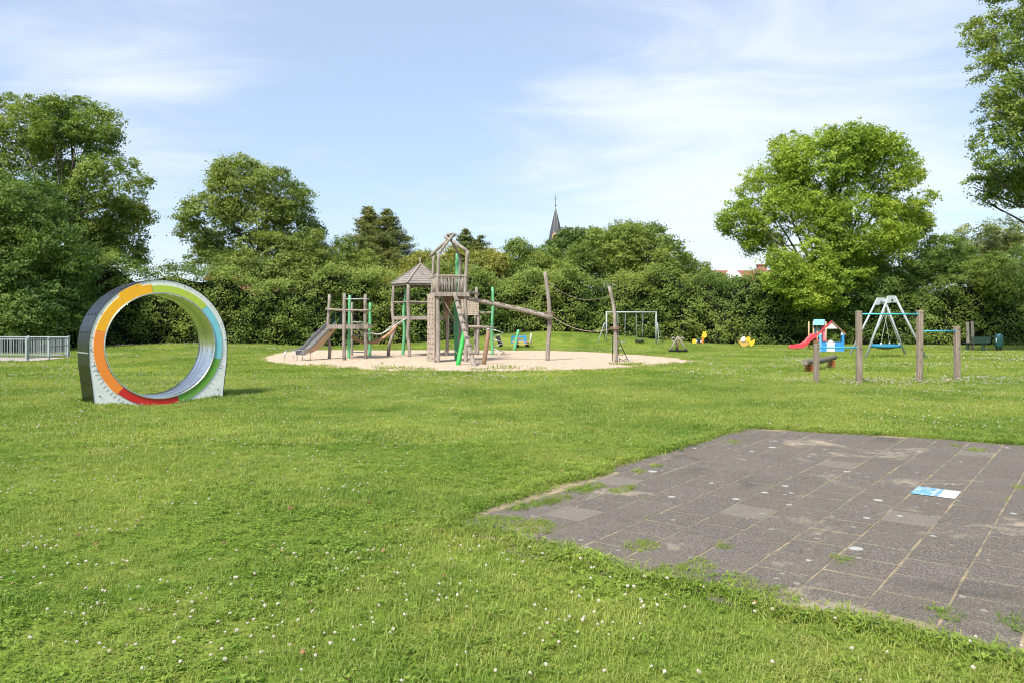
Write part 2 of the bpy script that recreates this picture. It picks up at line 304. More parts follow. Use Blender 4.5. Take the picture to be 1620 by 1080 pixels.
# ---------------------------------------------------------------- builders
def origin(o):
    p = Vector((0, 0, 0))
    while o is not None: p += o.location; o = o.parent
    return p
def props(o, label=None, cat=None, group=None, kind=None):
    if label: o['label'] = label
    if cat: o['category'] = cat
    if group: o['group'] = group
    if kind: o['kind'] = kind
    return o
def thing(name, loc, label, cat, group=None):
    o = bpy.data.objects.new(name, None); COL.objects.link(o); o.location = loc; o.empty_display_size = 0.2
    return props(o, label, cat, group)
SPLIT = {'rung', 'bolt', 'cleat', 'step', 'platform_beam', 'deck_beam', 'climbing_hold', 'rail', 'crossbar', 'side_panel', 'handrail', 'screw', 'grip', 'handlebar', 'rope', 'rope_clamp', 'climbing_rope',
         'handle', 'tie_rope', 'upper_wire', 'base_board', 'gable_infill', 'chain', 'ridge_board', 'top_rail'}
class MB:
    """collects shapes in world coordinates, links them as one mesh object"""
    def __init__(s): s.v = []; s.f = []; s.sm = []
    def add(s, vs, fs, smooth=False):
        b = len(s.v); s.v += [tuple(v) for v in vs]; s.f += [tuple(i + b for i in f) for f in fs]; s.sm += [smooth] * len(fs)
    def box(s, c, d, rz=0, mat=None, bev=0.0):
        c = Vector(c); hx, hy, hz = (x / 2 for x in d); Mx = mat or Matrix.Rotation(rz, 3, 'Z')
        if bev <= 0:
            vs = [c + Mx @ Vector((x, y, z)) for x in (-hx, hx) for y in (-hy, hy) for z in (-hz, hz)]
            s.add(vs, [(0, 1, 3, 2), (4, 6, 7, 5), (0, 4, 5, 1), (2, 3, 7, 6), (0, 2, 6, 4), (1, 5, 7, 3)]); return
        b = bev; ring = [(-hx + b, -hy), (hx - b, -hy), (hx, -hy + b), (hx, hy - b), (hx - b, hy), (-hx + b, hy), (-hx, hy - b), (-hx, -hy + b)]
        def k(t): return [(x * (1 - b / hx) if t else x, y * (1 - b / hy) if t else y) for x, y in ring]
        lev = [(-hz, True), (-hz + b, False), (hz - b, False), (hz, True)]; vs = []
        for z, t in lev: vs += [c + Mx @ Vector((x, y, z)) for x, y in k(t)]
        fs = [tuple(range(7, -1, -1)), tuple(range(24, 32))]
        for l in range(3):
            for i in range(8): j = (i + 1) % 8; fs.append((l * 8 + i, l * 8 + j, l * 8 + 8 + j, l * 8 + 8 + i))
        s.add(vs, fs)
    def beam(s, a, b, wd, ht, up=(0, 0, 1), bev=0.0):
        a = Vector(a); b = Vector(b); x = (b - a); L = x.length; x.normalize(); y = Vector(up).cross(x)
        if y.length < 1e-4: y = Vector((0, 1, 0)).cross(x)
        y.normalize(); z = x.cross(y)
        s.box((a + b) / 2, (L, wd, ht), mat=Matrix((x, y, z)).transposed(), bev=bev)
    def tube(s, pts, r, seg=10, cap=True, closed=False, jitter=0.0, seed=0):
        pts = [Vector(p) for p in pts]; n = len(pts); rr = r if isinstance(r, (list, tuple)) else [r] * n
        rnd = random.Random(seed); prev = None; vs = []
        for i, p in enumerate(pts):
            if closed: t = pts[(i + 1) % n] - pts[i - 1]
            else: t = pts[min(i + 1, n - 1)] - pts[max(i - 1, 0)]
            t.normalize()
            if prev is None:
                u = t.orthogonal().normalized() if abs(t.z) < 0.9 else Vector((1, 0, 0))
                u = (u - t * u.dot(t)).normalized()
            else: u = (prev - t * prev.dot(t)).normalized()
            prev = u; wv = t.cross(u)
            for k in range(seg):
                a = 2 * math.pi * k / seg; q = rr[i] * (1 + jitter * (rnd.random() - .5))
                vs.append(p + u * math.cos(a) * q + wv * math.sin(a) * q)
        fs = []
        for i in range(n if closed else n - 1):
            j = (i + 1) % n
            for k in range(seg): l = (k + 1) % seg; fs.append((i * seg + k, i * seg + l, j * seg + l, j * seg + k))
        b = len(s.v); s.add(vs, fs, True)
        if cap and not closed:
            s.f += [tuple(b + k for k in range(seg - 1, -1, -1)), tuple(b + (n - 1) * seg + k for k in range(seg))]; s.sm += [False, False]
    def log(s, pts, r, seg=10, seed=0, jit=0.10, step=0.25):
        jit *= 1.5
        """a slightly irregular round log through pts"""
        pts = [Vector(p) for p in pts]; out = []; rnd = random.Random(seed); m = len(pts); radii = r if isinstance(r, (list, tuple)) else [r] * m; rr = []
        def cr(a, b, c, d, t): return 0.5 * ((2 * b) + (c - a) * t + (2 * a - 5 * b + 4 * c - d) * t * t + (3 * b - a - 3 * c + d) * t ** 3)
        for i in range(m - 1):
            L = (pts[i + 1] - pts[i]).length; k = max(1, int(L / step))
            for j in range(k):
                t = j / k; out.append(cr(pts[max(i - 1, 0)], pts[i], pts[i + 1], pts[min(i + 2, m - 1)], t)); rr.append((radii[i] * (1 - t) + radii[i + 1] * t) * (1 + jit * (rnd.random() - .5)))
        out.append(pts[-1]); rr.append(radii[-1] * .97)
        s.tube(out, rr, seg, jitter=jit * .5, seed=seed)
    def ball(s, c, r, n=8, m=6, sc3=(1, 1, 1)):
        c = Vector(c); vs = [c + Vector((0, 0, -r * sc3[2]))]
        for i in range(1, m):
            a = math.pi * i / m - math.pi / 2
            for k in range(n): b = 2 * math.pi * k / n; vs.append(c + Vector((math.cos(a) * math.cos(b) * r * sc3[0], math.cos(a) * math.sin(b) * r * sc3[1], math.sin(a) * r * sc3[2])))
        vs.append(c + Vector((0, 0, r * sc3[2]))); fs = []
        for k in range(n): fs.append((0, 1 + (k + 1) % n, 1 + k))
        for i in range(m - 2):
            for k in range(n): l = (k + 1) % n; fs.append((1 + i * n + k, 1 + i * n + l, 1 + (i + 1) * n + l, 1 + (i + 1) * n + k))
        T = len(vs) - 1
        for k in range(n): fs.append((T, 1 + (m - 2) * n + k, 1 + (m - 2) * n + (k + 1) % n))
        s.add(vs, fs, True)
    def slab(s, outline, d):
        """closed outline of 3-D points pushed by vector d: a real plate"""
        n = len(outline); o = [Vector(p) for p in outline]; d = Vector(d)
        s.add(o + [p + d for p in o], [tuple(range(n - 1, -1, -1)), tuple(range(n, 2 * n))] + [(i, (i + 1) % n, n + (i + 1) % n, n + i) for i in range(n)])
    def build(s, name, mat, parent=None, label=None):
        if name in SPLIT:
            root = list(range(len(s.v)))
            def find(i):
                while root[i] != i: root[i] = root[root[i]]; i = root[i]
                return i
            for f in s.f:
                r0 = find(f[0])
                for k in f[1:]: root[find(k)] = r0
            comp = {}
            for f, q in zip(s.f, s.sm): comp.setdefault(find(f[0]), []).append((f, q))
            if len(comp) > 1:
                for fs in comp.values():
                    m = MB(); ids = sorted({k for f, _ in fs for k in f}); mp = {k: i for i, k in enumerate(ids)}; m.v = [s.v[k] for k in ids]; m.f = [tuple(mp[k] for k in f) for f, _ in fs]; m.sm = [q for _, q in fs]
                    o = m._build(name, mat, parent, label)
                return o
        return s._build(name, mat, parent, label)
    def _build(s, name, mat, parent=None, label=None):
        og = origin(parent) if parent else Vector((0, 0, 0))
        me = bpy.data.meshes.new(name); me.from_pydata([(v[0] - og.x, v[1] - og.y, v[2] - og.z) for v in s.v], [], s.f); me.polygons.foreach_set('use_smooth', s.sm)
        me.materials.append(M[mat] if isinstance(mat, str) else mat); me.update()
        import bmesh
        bm = bmesh.new(); bm.from_mesh(me); bmesh.ops.recalc_face_normals(bm, faces=bm.faces); bm.to_mesh(me); bm.free()
        o = bpy.data.objects.new(name, me); COL.objects.link(o)
        if parent: o.parent = parent
        if label: o['label'] = label
        return o
def np_mesh(name, co, faces_n, idx, mat, tint=None, smooth=False):
    """co (N,3); idx flat; faces_n verts per face (constant)"""
    me = bpy.data.meshes.new(name); nf = len(idx) // faces_n
    me.vertices.add(len(co)); me.vertices.foreach_set('co', np.ascontiguousarray(co, np.float32).ravel())
    me.loops.add(len(idx)); me.loops.foreach_set('vertex_index', np.ascontiguousarray(idx, np.int32))
    me.polygons.add(nf); me.polygons.foreach_set('loop_start', np.arange(0, nf * faces_n, faces_n, dtype=np.int32))
    me.polygons.foreach_set('use_smooth', np.full(nf, smooth, bool))
    if tint is not None:
        a = me.attributes.new('tint', 'FLOAT', 'POINT'); a.data.foreach_set('value', np.ascontiguousarray(tint, np.float32))
    me.materials.append(M[mat]); me.update(calc_edges=True); return me
def leaf_mesh(name, C, N, size, mat, tint, rs, og=(0, 0, 0), slim=0.62):
    """rhombic, slightly folded leaves at C with normals near N"""
    n = len(C)
    if n == 0: C = np.zeros((1, 3)); N = np.ones((1, 3)); n = 1; size = np.array([.1]); tint = np.array([.5])
    N = N / (np.linalg.norm(N, axis=1, keepdims=True) + 1e-9)
    A = rs.normal(size=(n, 3)); A[:, 2] -= 0.35; A -= N * (A * N).sum(1, keepdims=True); A /= np.linalg.norm(A, axis=1, keepdims=True) + 1e-9
    B = np.cross(N, A); s = np.asarray(size)[:, None]
    C = C - np.array(og)
    P = np.stack([C - A * s * .5, C + B * s * .5 * slim + N * s * .08 - A * s * .05, C + A * s * .5 - N * s * .06, C - B * s * .5 * slim + N * s * .08 - A * s * .05], 1).reshape(-1, 3)
    return np_mesh(name, P, 4, np.arange(4 * n), mat, np.repeat(tint, 4))

# ================================================================ SETTING
def axis(vals): return np.array(sorted(set(vals)))
def build_ground():
    xs = axis(list(np.arange(-60, 60.1, .75)) + list(np.linspace(-1200, -60, 14)) + list(np.linspace(60, 1200, 14)))
    ys = axis(list(np.arange(-6, 70.1, .75)) + list(np.linspace(70, 1800, 16)) + list(np.linspace(-300, -6, 6)))
    X, Y = np.meshgrid(xs, ys); Z = terrain(X, Y); Z = np.where(Y > 70, 0.0, Z)
    nx, ny = len(xs), len(ys); i = np.arange(nx * ny).reshape(ny, nx)
    idx = np.stack([i[:-1, :-1], i[:-1, 1:], i[1:, 1:], i[1:, :-1]], -1).ravel()
    me = np_mesh('ground', np.stack([X, Y, Z], -1).reshape(-1, 3), 4, idx, 'ground', smooth=True)
    o = bpy.data.objects.new('ground', me); COL.objects.link(o); o['kind'] = 'structure'
build_ground()
def sheet(name, poly, z, mat, res=0.5, amp=0.0):
    """a fine grid clipped to poly so that it may follow small bumps"""
    import bmesh
    bm = bmesh.new(); vs = [bm.verts.new((x, y, 0)) for x, y in poly]; bm.faces.new(vs)
    x0, x1 = min(p[0] for p in poly), max(p[0] for p in poly); y0, y1 = min(p[1] for p in poly), max(p[1] for p in poly)
    for k in np.arange(x0 + res, x1, res): bmesh.ops.bisect_plane(bm, geom=bm.verts[:] + bm.edges[:] + bm.faces[:], plane_co=(k, 0, 0), plane_no=(1, 0, 0))
    for k in np.arange(y0 + res, y1, res): bmesh.ops.bisect_plane(bm, geom=bm.verts[:] + bm.edges[:] + bm.faces[:], plane_co=(0, k, 0), plane_no=(0, 1, 0))
    bmesh.ops.triangulate(bm, faces=bm.faces[:])
    for v in bm.verts:
        v.co.z = tz(v.co.x, v.co.y) + z + (amp * float(value_noise(v.co.x, v.co.y, 1.3, 4)) if amp else 0)
    for f in bm.faces:
        f.smooth = True
        if f.normal.z < 0: f.normal_flip()
    me = bpy.data.meshes.new(name); bm.to_mesh(me); bm.free(); me.materials.append(M[mat]); o = bpy.data.objects.new(name, me); COL.objects.link(o); o['kind'] = 'structure'; return o
sheet('sand', SANDS, 0.006, 'sand', 0.5, 0.02)
GR = [(-19.75, 30.9), (-19.98, 34.5), (-32, 35.9), (-32, 29.7)]
sheet('gravel_path', GR, 0.012, 'gravel', 1.0)

D1 = Vector((0.6187, 0.7856, 0)).normalized(); D2 = Vector((D1.y, -D1.x, 0))      # the tile rows run along D1
TW = 0.373; O2 = -1.457; O1 = 7.81
def tile_rect(i, j):
    a = O2 + i * TW; b = O1 + (j + (0.5 if i % 2 else 0)) * TW * 1.04; return a, b
def build_paving():
    cxp = sum(p[0] for p in PAVE) / len(PAVE); cyp = sum(p[1] for p in PAVE) / len(PAVE)
    sheet('paving_bed', [(cxp + (x - cxp) * 1.02, cyp + (y - cyp) * 1.03) for x, y in PAVE], 0.010, 'joint', 1.0)
    rnd = random.Random(3); vs = []; fs = []; tint = []
    cells = []
    for i in range(-16, 26):
        for j in range(-22, 22):
            a, b = tile_rect(i, j); c = D2 * (a + TW / 2) + D1 * (b + TW * .52)
            if 3 < c.y < 16: cells.append((a, b, c))
    ok = inside([c[2].x for c in cells], [c[2].y for c in cells], PAVE)
    for (a, b, c), k in zip(cells, ok):
        if not k: continue
        g = rnd.choice([0.004, 0.006, 0.008, 0.012]); gx = rnd.choice([0.002, 0.004, 0.006, 0.010]); z0 = 0.0125 + rnd.uniform(-.0012, .0012); tx = rnd.uniform(-.0018, .0018); ty = rnd.uniform(-.0018, .0018); be = 0.0018
        t = rnd.random() * .85 if rnd.random() > .035 else 1.0
        W, L = TW, TW * 1.04; base = len(vs)
        for (ins, dz) in ((0, -0.008), (0, -be * .8), (be, 0)):
            for sx, sy in ((0, 0), (1, 0), (1, 1), (0, 1)):
                x = a + (g + ins if sx == 0 else W - g - ins); y = b + (gx + ins if sy == 0 else L - gx - ins)
                p = D2 * x + D1 * y; vs.append((p.x, p.y, z0 + dz + tx * (sx - .5) + ty * (sy - .5))); tint.append(t)
        fs += [(base + 8, base + 9, base + 10, base + 11)]
        for l in (0, 4):
            for q in range(4): r = (q + 1) % 4; fs.append((base + l + q, base + l + r, base + l + 4 + r, base + l + 4 + q))
    idx = np.array(fs).ravel(); me = np_mesh('paving', np.array(vs), 4, idx, 'tile', np.array(tint))
    o = bpy.data.objects.new('paving', me); COL.objects.link(o); o['kind'] = 'structure'
build_paving()
def painted_tile():
    mm = NT('painted_tile_face')
    # blue left part, pale stripe, white right part with faint scribbles, worn
    sep = mm.new('ShaderNodeSeparateXYZ'); mm.l.new(mm.pos(kind='obj'), sep.inputs[0]); n = mm.noise(mm.pos(), 14, 4, .7); n2 = mm.noise(mm.pos((3, 12, 3)), 3, 4, .6, 1.2)
    x = mm.math('ADD', sep.outputs[0], mm.math('MULTIPLY', n, 0.02))
    c = mm.ramp(x, [(0.0, (0.096, 0.300, 0.435)), (0.175, (0.096, 0.300, 0.435)), (0.178, (0.400, 0.465, 0.510)), (0.20, (0.400, 0.465, 0.510)), (0.203, (0.136, 0.285, 0.405)), (0.235, (0.152, 0.300, 0.420)), (0.238, (0.528, 0.495, 0.473))])
    c = mm.mix(mm.ramp(n2, [(0.52, 0.0), (0.58, 0.6)]), c, (0.72, 0.78, 0.80)); c = mm.mix(mm.ramp(n, [(0.52, 0), (0.68, 0.6)]), c, (.24, .23, .22))
    mm.base(c, .5, 0, .4)
    b = MB(); L = .365; W = .365
    b.box((W / 2, L / 2, 0.0), (W, L, 0.004), bev=0.0009)
    o = b.build('painted_tile', mm.m); p = D2 * (O2 + .004) + D1 * (O1 + 0.01); o.location = (p.x, p.y, 0.0205)
    o.rotation_euler = (0, 0, math.atan2(D2.y, D2.x)); props(o, 'blue and white painted panel set flat on one tile of the grey paving', 'painted panel')
painted_tile()

# ================================================================ TREES
def noise3(P, scale, seed):
    rs = np.random.RandomState(seed); out = np.zeros(len(P))
    for _ in range(5):
        k = rs.normal(size=3) * scale; out += np.sin(P @ k + rs.rand() * 6.28)
    return out / 5
def make_crown(blobs, seed, nsub, clumps, per, csig, lsize, tintbase=0.0, fill=0.25, gap=0.0, droop=0.0):
    """blobs: (x,y,z,rx,ry,rz).  lobes -> clumps -> leaves"""
    rs = np.random.RandomState(seed); Cs, Ns, Ts, subs = [], [], [], []
    for (bx, by, bz, rx, ry, rz) in blobs:
        c0 = np.array([bx, by, bz]); rad = np.array([rx, ry, rz])
        for k in range(nsub):
            d = rs.normal(size=3); d[2] = d[2] * .9 + .15; d[1] = d[1] if rs.rand() < .5 else -abs(d[1]); d /= np.linalg.norm(d)
            sc_ = rs.uniform(.19, .44); pos = c0 + d * rad * rs.uniform(1 - sc_ - .10, 1 - sc_ * .72); sr = rad.mean() * sc_
            subs.append((pos, sr, d))
            m = max(4, int(clumps * (sr / 1.2) ** 2 * rs.uniform(.7, 1.1)))
            e = rs.normal(size=(m, 3)); e += d * .55 + np.array([0, 0, .25]); e /= np.linalg.norm(e, axis=1, keepdims=True)
            rr = np.where(rs.rand(m) < .13, rs.uniform(1.08, 1.42, m), rs.uniform(.60, 1.10, m))[:, None]; cc = pos + e * sr * rr * np.array([1.05, 1.05, .85])
            t = rs.uniform(0.15, .58) + rs.normal(size=m) * .16
            for q in range(m):
                kk = rs.poisson(per); 
                if kk < 2: continue
                off = rs.normal(size=(kk, 3)) * csig * np.array([1, 1, .6]); off[:, 2] -= droop * np.abs(off[:, 0])
                Cs.append(cc[q] + off * rs.uniform(.6, 1.25)); Ns.append(e[q] * .55 + np.array([0, 0, .45]) + rs.normal(size=3) * .50 + rs.normal(size=(kk, 3)) * .42); Ts.append(np.clip(t[q] + rs.normal(size=kk) * .17 + tintbase, 0, 1))
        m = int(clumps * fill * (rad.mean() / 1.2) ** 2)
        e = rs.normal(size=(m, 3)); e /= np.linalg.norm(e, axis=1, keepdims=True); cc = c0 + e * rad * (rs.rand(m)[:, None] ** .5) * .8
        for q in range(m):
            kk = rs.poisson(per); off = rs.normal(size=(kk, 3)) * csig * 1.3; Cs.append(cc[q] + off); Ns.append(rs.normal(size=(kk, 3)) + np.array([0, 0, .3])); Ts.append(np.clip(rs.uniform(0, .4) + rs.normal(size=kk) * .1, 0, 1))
    C = np.concatenate(Cs); N = np.concatenate(Ns); T = np.concatenate(Ts)
    if gap > 0:
        keep = noise3(C, 1.3, seed + 5) > -1 + gap * 1.0; C, N, T = C[keep], N[keep], T[keep]
    return C, N, T, rs.uniform(.7, 1.25, len(C)) * lsize, subs, rs
def tree(name, label, base, blobs, mat, seed, cat='tree', group=None, nsub=13, clumps=26, per=15, csig=.20, lsize=.17, trunk_r=.3, fill=.25, gap=0.0, tint=0.0, limbs=16):
    clumps *= 3.1; lsize *= .90; csig *= .80; gap *= .85; trunk_r *= .72; nsub = int(nsub * 1.6)
    x, y = base; z = tz(x, y) if y < 70 else 0.0; root = thing(name, (x, y, z), label, cat, group)
    C, N, T, S, subs, rs = make_crown(blobs, seed, nsub, clumps, per, csig, lsize, tint, fill, gap)
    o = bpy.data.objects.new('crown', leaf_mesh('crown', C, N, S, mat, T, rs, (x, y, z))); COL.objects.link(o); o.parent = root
    b = MB(); cz = np.mean([q[2] for q in blobs]); cx = np.mean([q[0] for q in blobs]); cy = np.mean([q[1] for q in blobs]); zt = max(q[2] for q in blobs)
    rnd = random.Random(seed); p0 = Vector((x, y, z - .15)); fork = Vector((x + (cx - x) * .45 + rnd.uniform(-.3, .3), y, z + (cz - z) * .55)); top = Vector((cx, cy, zt))
    b.log([p0, p0.lerp(fork, .5) + Vector((rnd.uniform(-.15, .15), 0, 0)), fork, fork.lerp(top, .5) + Vector((rnd.uniform(-.5, .5), 0, 0)), top], [trunk_r * 1.25, trunk_r, trunk_r * .8, trunk_r * .45, .03], 9, seed, .12, .6)
    for (pos, sr, d) in rnd.sample(subs, min(limbs, len(subs))):
        t = rnd.uniform(.35, 1.0); s0 = p0.lerp(fork, t) if rnd.random() < .45 else fork.lerp(top, rnd.uniform(0, .6)); e = Vector(pos)
        if e.z < s0.z + .3: s0 = p0.lerp(fork, max(.3, min(.9, (e.z - z) / max(.1, fork.z - z) - .2)))
        mid = s0.lerp(e, .5) + Vector((rnd.uniform(-.3, .3), rnd.uniform(-.3, .3), .35)); r0 = trunk_r * rnd.uniform(.16, .32)
        b.log([s0, mid, e], [r0, r0 * .6, .02], 6, rnd.randrange(999), .1, .7)
        for _ in range(2):
            e2 = e + Vector((rnd.uniform(-1, 1), rnd.uniform(-1, 1), rnd.uniform(-.2, 1))) * sr; b.log([mid.lerp(e, .5), e2], [r0 * .4, .012], 5, rnd.randrange(999), .1, .8)
    b.build('trunk', 'bark', root)
    return root
def pb(Y, lst, depth=1.0, jit=1.6, seed=1):
    """pixel blobs (u,v,ru,rv) at distance Y -> metric ellipsoids"""
    rnd = random.Random(seed); out = []
    for k in lst:
        u, v, ru, rv = k[:4]; yy = Y + (k[4] if len(k) > 4 else rnd.uniform(-jit, jit)); c = at(u, v, yy); rx = ru * yy / F; rz = rv * yy / F
        out.append((c.x, c.y, c.z, rx, (rx + rz) / 2 * depth, rz))
    return out
def bx(u, Y): return ((u - 810) / F * Y, Y)

tree('tree', 'tall airy broadleaf tree rising behind the hedge at the far left', bx(105, 53), pb(53, [(20,215,66,68),(118,220,66,66),(68,190,50,44),(180,296,62,56),(60,300,84,74),(165,360,58,52),(205,350,44,44),(150,210,44,50),(-55,290,76,100),(110,390,84,56),(195,410,40,36)], seed=2), 'leaf_a', 11, trunk_r=.42, clumps=27, gap=.62, fill=.12, nsub=12, lsize=.19, limbs=34)
tree('tree', 'dense rounded dark tree standing low behind the grey metal fence', bx(20, 41), pb(41.5, [(20,340,88,66),(-70,350,84,90),(82,400,70,66),(0,440,110,82),(95,470,62,66),(-60,480,90,80),(40,510,80,56)], seed=3, jit=1), 'leaf_dark', 12, trunk_r=.28, clumps=42, per=16, lsize=.15, csig=.17, fill=.5, nsub=17)
tree('tree', 'olive green spreading tree with bare lower limbs behind the colourful wheel', bx(430, 54), pb(54, [(385,302,54,56),(435,308,48,48),(460,330,44,46),(340,340,56,40),(375,280,40,36),(400,350,66,46),(468,375,46,44),(365,392,60,34),(310,378,34,24),(430,400,62,40),(340,412,50,28),(395,432,70,34,-1.5),(470,436,50,36,-1.5),(515,425,36,44),(492,402,38,44),(448,440,60,36)], seed=4), 'leaf_olive', 13, trunk_r=.34, clumps=25, gap=.55, fill=.12, nsub=12, lsize=.18, limbs=34)
tree('tree', 'fresh green tree between the olive tree and the two dark conifers', bx(540, 57), pb(57, [(525,420,44,52),(570,440,46,46),(505,450,44,46),(600,452,40,38)], seed=5), 'leaf_a', 14, trunk_r=.22, clumps=30, fill=.4, tint=.12)
tree('tree', 'yellowish green tree behind the tall lookout tower', bx(700, 57), pb(57, [(668,434,44,38),(718,425,50,36),(765,430,42,38),(640,450,34,40),(700,460,60,38),(750,465,50,38)], seed=6), 'leaf_yellow', 15, trunk_r=.22, clumps=30, fill=.4)
tree('tree', 'rounded mid green tree just left of the church spire', bx(830, 60), pb(60, [(828,420,48,44),(795,440,38,40),(862,430,44,44),(800,455,60,38),(878,455,44,40)], seed=7), 'leaf_a', 16, trunk_r=.24, clumps=30, fill=.4)
tree('tree', 'small dark tree directly beside the church spire', bx(905, 74), pb(74, [(905,378,26,20),(925,392,30,22),(885,400,30,22),(905,412,40,24),(940,375,18,14)], seed=8), 'leaf_dark', 17, trunk_r=.25, clumps=30, gap=.4, lsize=.2)
tree('tree', 'broad tall green tree mass in the middle behind the swing', bx(1000, 58), pb(58, [(1000,398,56,54),(945,408,50,46),(1050,415,48,46),(975,445,70,48),(1045,455,60,42),(905,450,46,48),(1092,448,42,40),(1130,462,36,34),(985,370,28,24),(1028,372,26,22)], seed=9), 'leaf_a', 18, trunk_r=.34, clumps=30, fill=.35, nsub=14, tint=.08)
tree('tree', 'low dark tree right of the middle with an orange roof peeping above', bx(1200, 57), pb(57, [(1160,468,40,32),(1205,465,42,34),(1248,458,40,38)], seed=10), 'leaf_dark', 19, trunk_r=.2, clumps=34, fill=.45)
tree('tree', 'huge bright lime green tree with a domed crown behind the playhouse', bx(1310, 54.5), pb(55, [(1305,262,84,66),(1378,268,70,64),(1222,300,62,58),(1178,352,44,38),(1268,338,78,58),(1424,318,50,56),(1352,350,74,52),(1205,388,40,26),(1262,415,58,46,-2.2),(1322,425,56,44,-1.0),(1275,455,46,32,-3.2),(1245,440,40,32,-3.0),(1310,462,44,30,-2.2),(1395,400,50,36),(1365,430,44,36),(1418,378,42,30),(1285,462,40,28),(1350,225,52,34),(1250,240,40,36),(1440,360,34,34)], seed=11, jit=2.4), 'leaf_lime', 20, trunk_r=.5, clumps=27, gap=.42, fill=.14, nsub=13, lsize=.19, limbs=44)
tree('tree', 'deep green bushy tree right of the lime green tree behind the basket swing', bx(1470, 56), pb(56, [(1480,412,46,44),(1440,445,46,44),(1515,430,44,44),(1395,455,44,38),(1340,470,44,30)], seed=12), 'leaf_dark', 21, trunk_r=.25, clumps=34, fill=.45, tint=.08)
tree('tree', 'pale feathery tree over the hedge at the far right', bx(1570, 61), pb(61, [(1545,375,34,28),(1585,368,38,30),(1615,390,40,34),(1560,400,44,30)], seed=13), 'leaf_ash', 22, trunk_r=.2, clumps=20, gap=.5, fill=.1)
tree('tree', 'deep green bushy tree above the litter bin at the far right', bx(1600, 54), pb(54, [(1570,440,46,44),(1620,430,48,48),(1680,430,50,60),(1595,465,60,36)], seed=14), 'leaf_a', 23, trunk_r=.25, clumps=34, fill=.45)
tree('tree', 'near tall tree overhanging the top right corner of the lawn', bx(1760, 38), pb(38, [(1578,62,50,54),(1605,160,60,52),(1572,178,34,36),(1580,238,46,44),(1588,296,56,38),(1660,60,80,70),(1690,180,80,80),(1665,280,70,60),(1600,-30,60,50),(1545,300,26,24),(1560,112,28,26),(1760,0,90,90),(1780,160,90,110),(1700,-90,90,70)], seed=15, jit=1.6), 'leaf_a', 24, trunk_r=.5, clumps=29, gap=.5, fill=.10, tint=.03, nsub=13, lsize=.15, csig=.17, per=18, limbs=40)

def conifer(label, u, vt, vb, Y, hw, seed, group):
    """spiky evergreen: drooping sprays on a straight stem"""
    x, y = bx(u, Y); root = thing('conifer', (x, y, 0), label, 'conifer', group); rs = np.random.RandomState(seed)
    zt = at(u, vt, Y).z; L = hw * Y / F; hh = (vb - vt) * Y / F; Cs, Ns, Ts = [], [], []; b = MB(); b.log([(x, y, -.1), (x, y, zt * .5), (x, y, zt)], [.22, .14, .015], 8, seed, .05, 1)
    z = zt
    while z > 1.2:
        f = min(1.25, (zt - z) / hh); n = 10 if f > .1 else 5
        for k in range(n):
            a = rs.rand() * 6.28; l = max(.25, L * (f * .85 + .12) * rs.uniform(.6, 1.25)); d = np.array([math.cos(a), math.sin(a), 0]); m = int(18 + l * 80)
            t = rs.rand(m) ** .7; P = np.array([x, y, z]) + d * (t * l)[:, None] + np.array([0, 0, 1]) * (.30 * t - .18 * t * t)[:, None] * l
            P += rs.normal(size=(m, 3)) * np.array([.10, .10, .07]) * (1 + l * .25); Cs.append(P); Ns.append(rs.normal(size=(m, 3)) * .6 + np.array([0, 0, .7]) + d * .4); Ts.append(np.clip(rs.uniform(.1, .7) + rs.normal(size=m) * .15, 0, 1))
            if k < 3: b.log([(x, y, z), (x + d[0] * l * .8, y + d[1] * l * .8, z + .12 * l)], [.03, .008], 5, seed, .1, .8)
        z -= rs.uniform(.22, .40)
    C = np.concatenate(Cs); o = bpy.data.objects.new('crown', leaf_mesh('crown', C, np.concatenate(Ns), rs.uniform(.13, .26, len(C)), 'needle', np.concatenate(Ts), rs, (x, y, 0), .35)); COL.objects.link(o); o.parent = root
    b.build('trunk', 'bark', root)
conifer('dark pointed conifer, left and taller of the two together', 584, 330, 425, 66, 60, 31, 'conifers behind the hedge')
conifer('dark pointed conifer, right and wider of the two together', 613, 334, 425, 64, 60, 32, 'conifers behind the hedge')
conifer('dark thin topped conifer seen just right of the lookout tower roof', 735, 366, 440, 66, 44, 33, 'conifers behind the hedge')
conifer('dark short conifer between the lookout tower and the rounded trees', 759, 376, 440, 65, 50, 34, 'conifers behind the hedge')

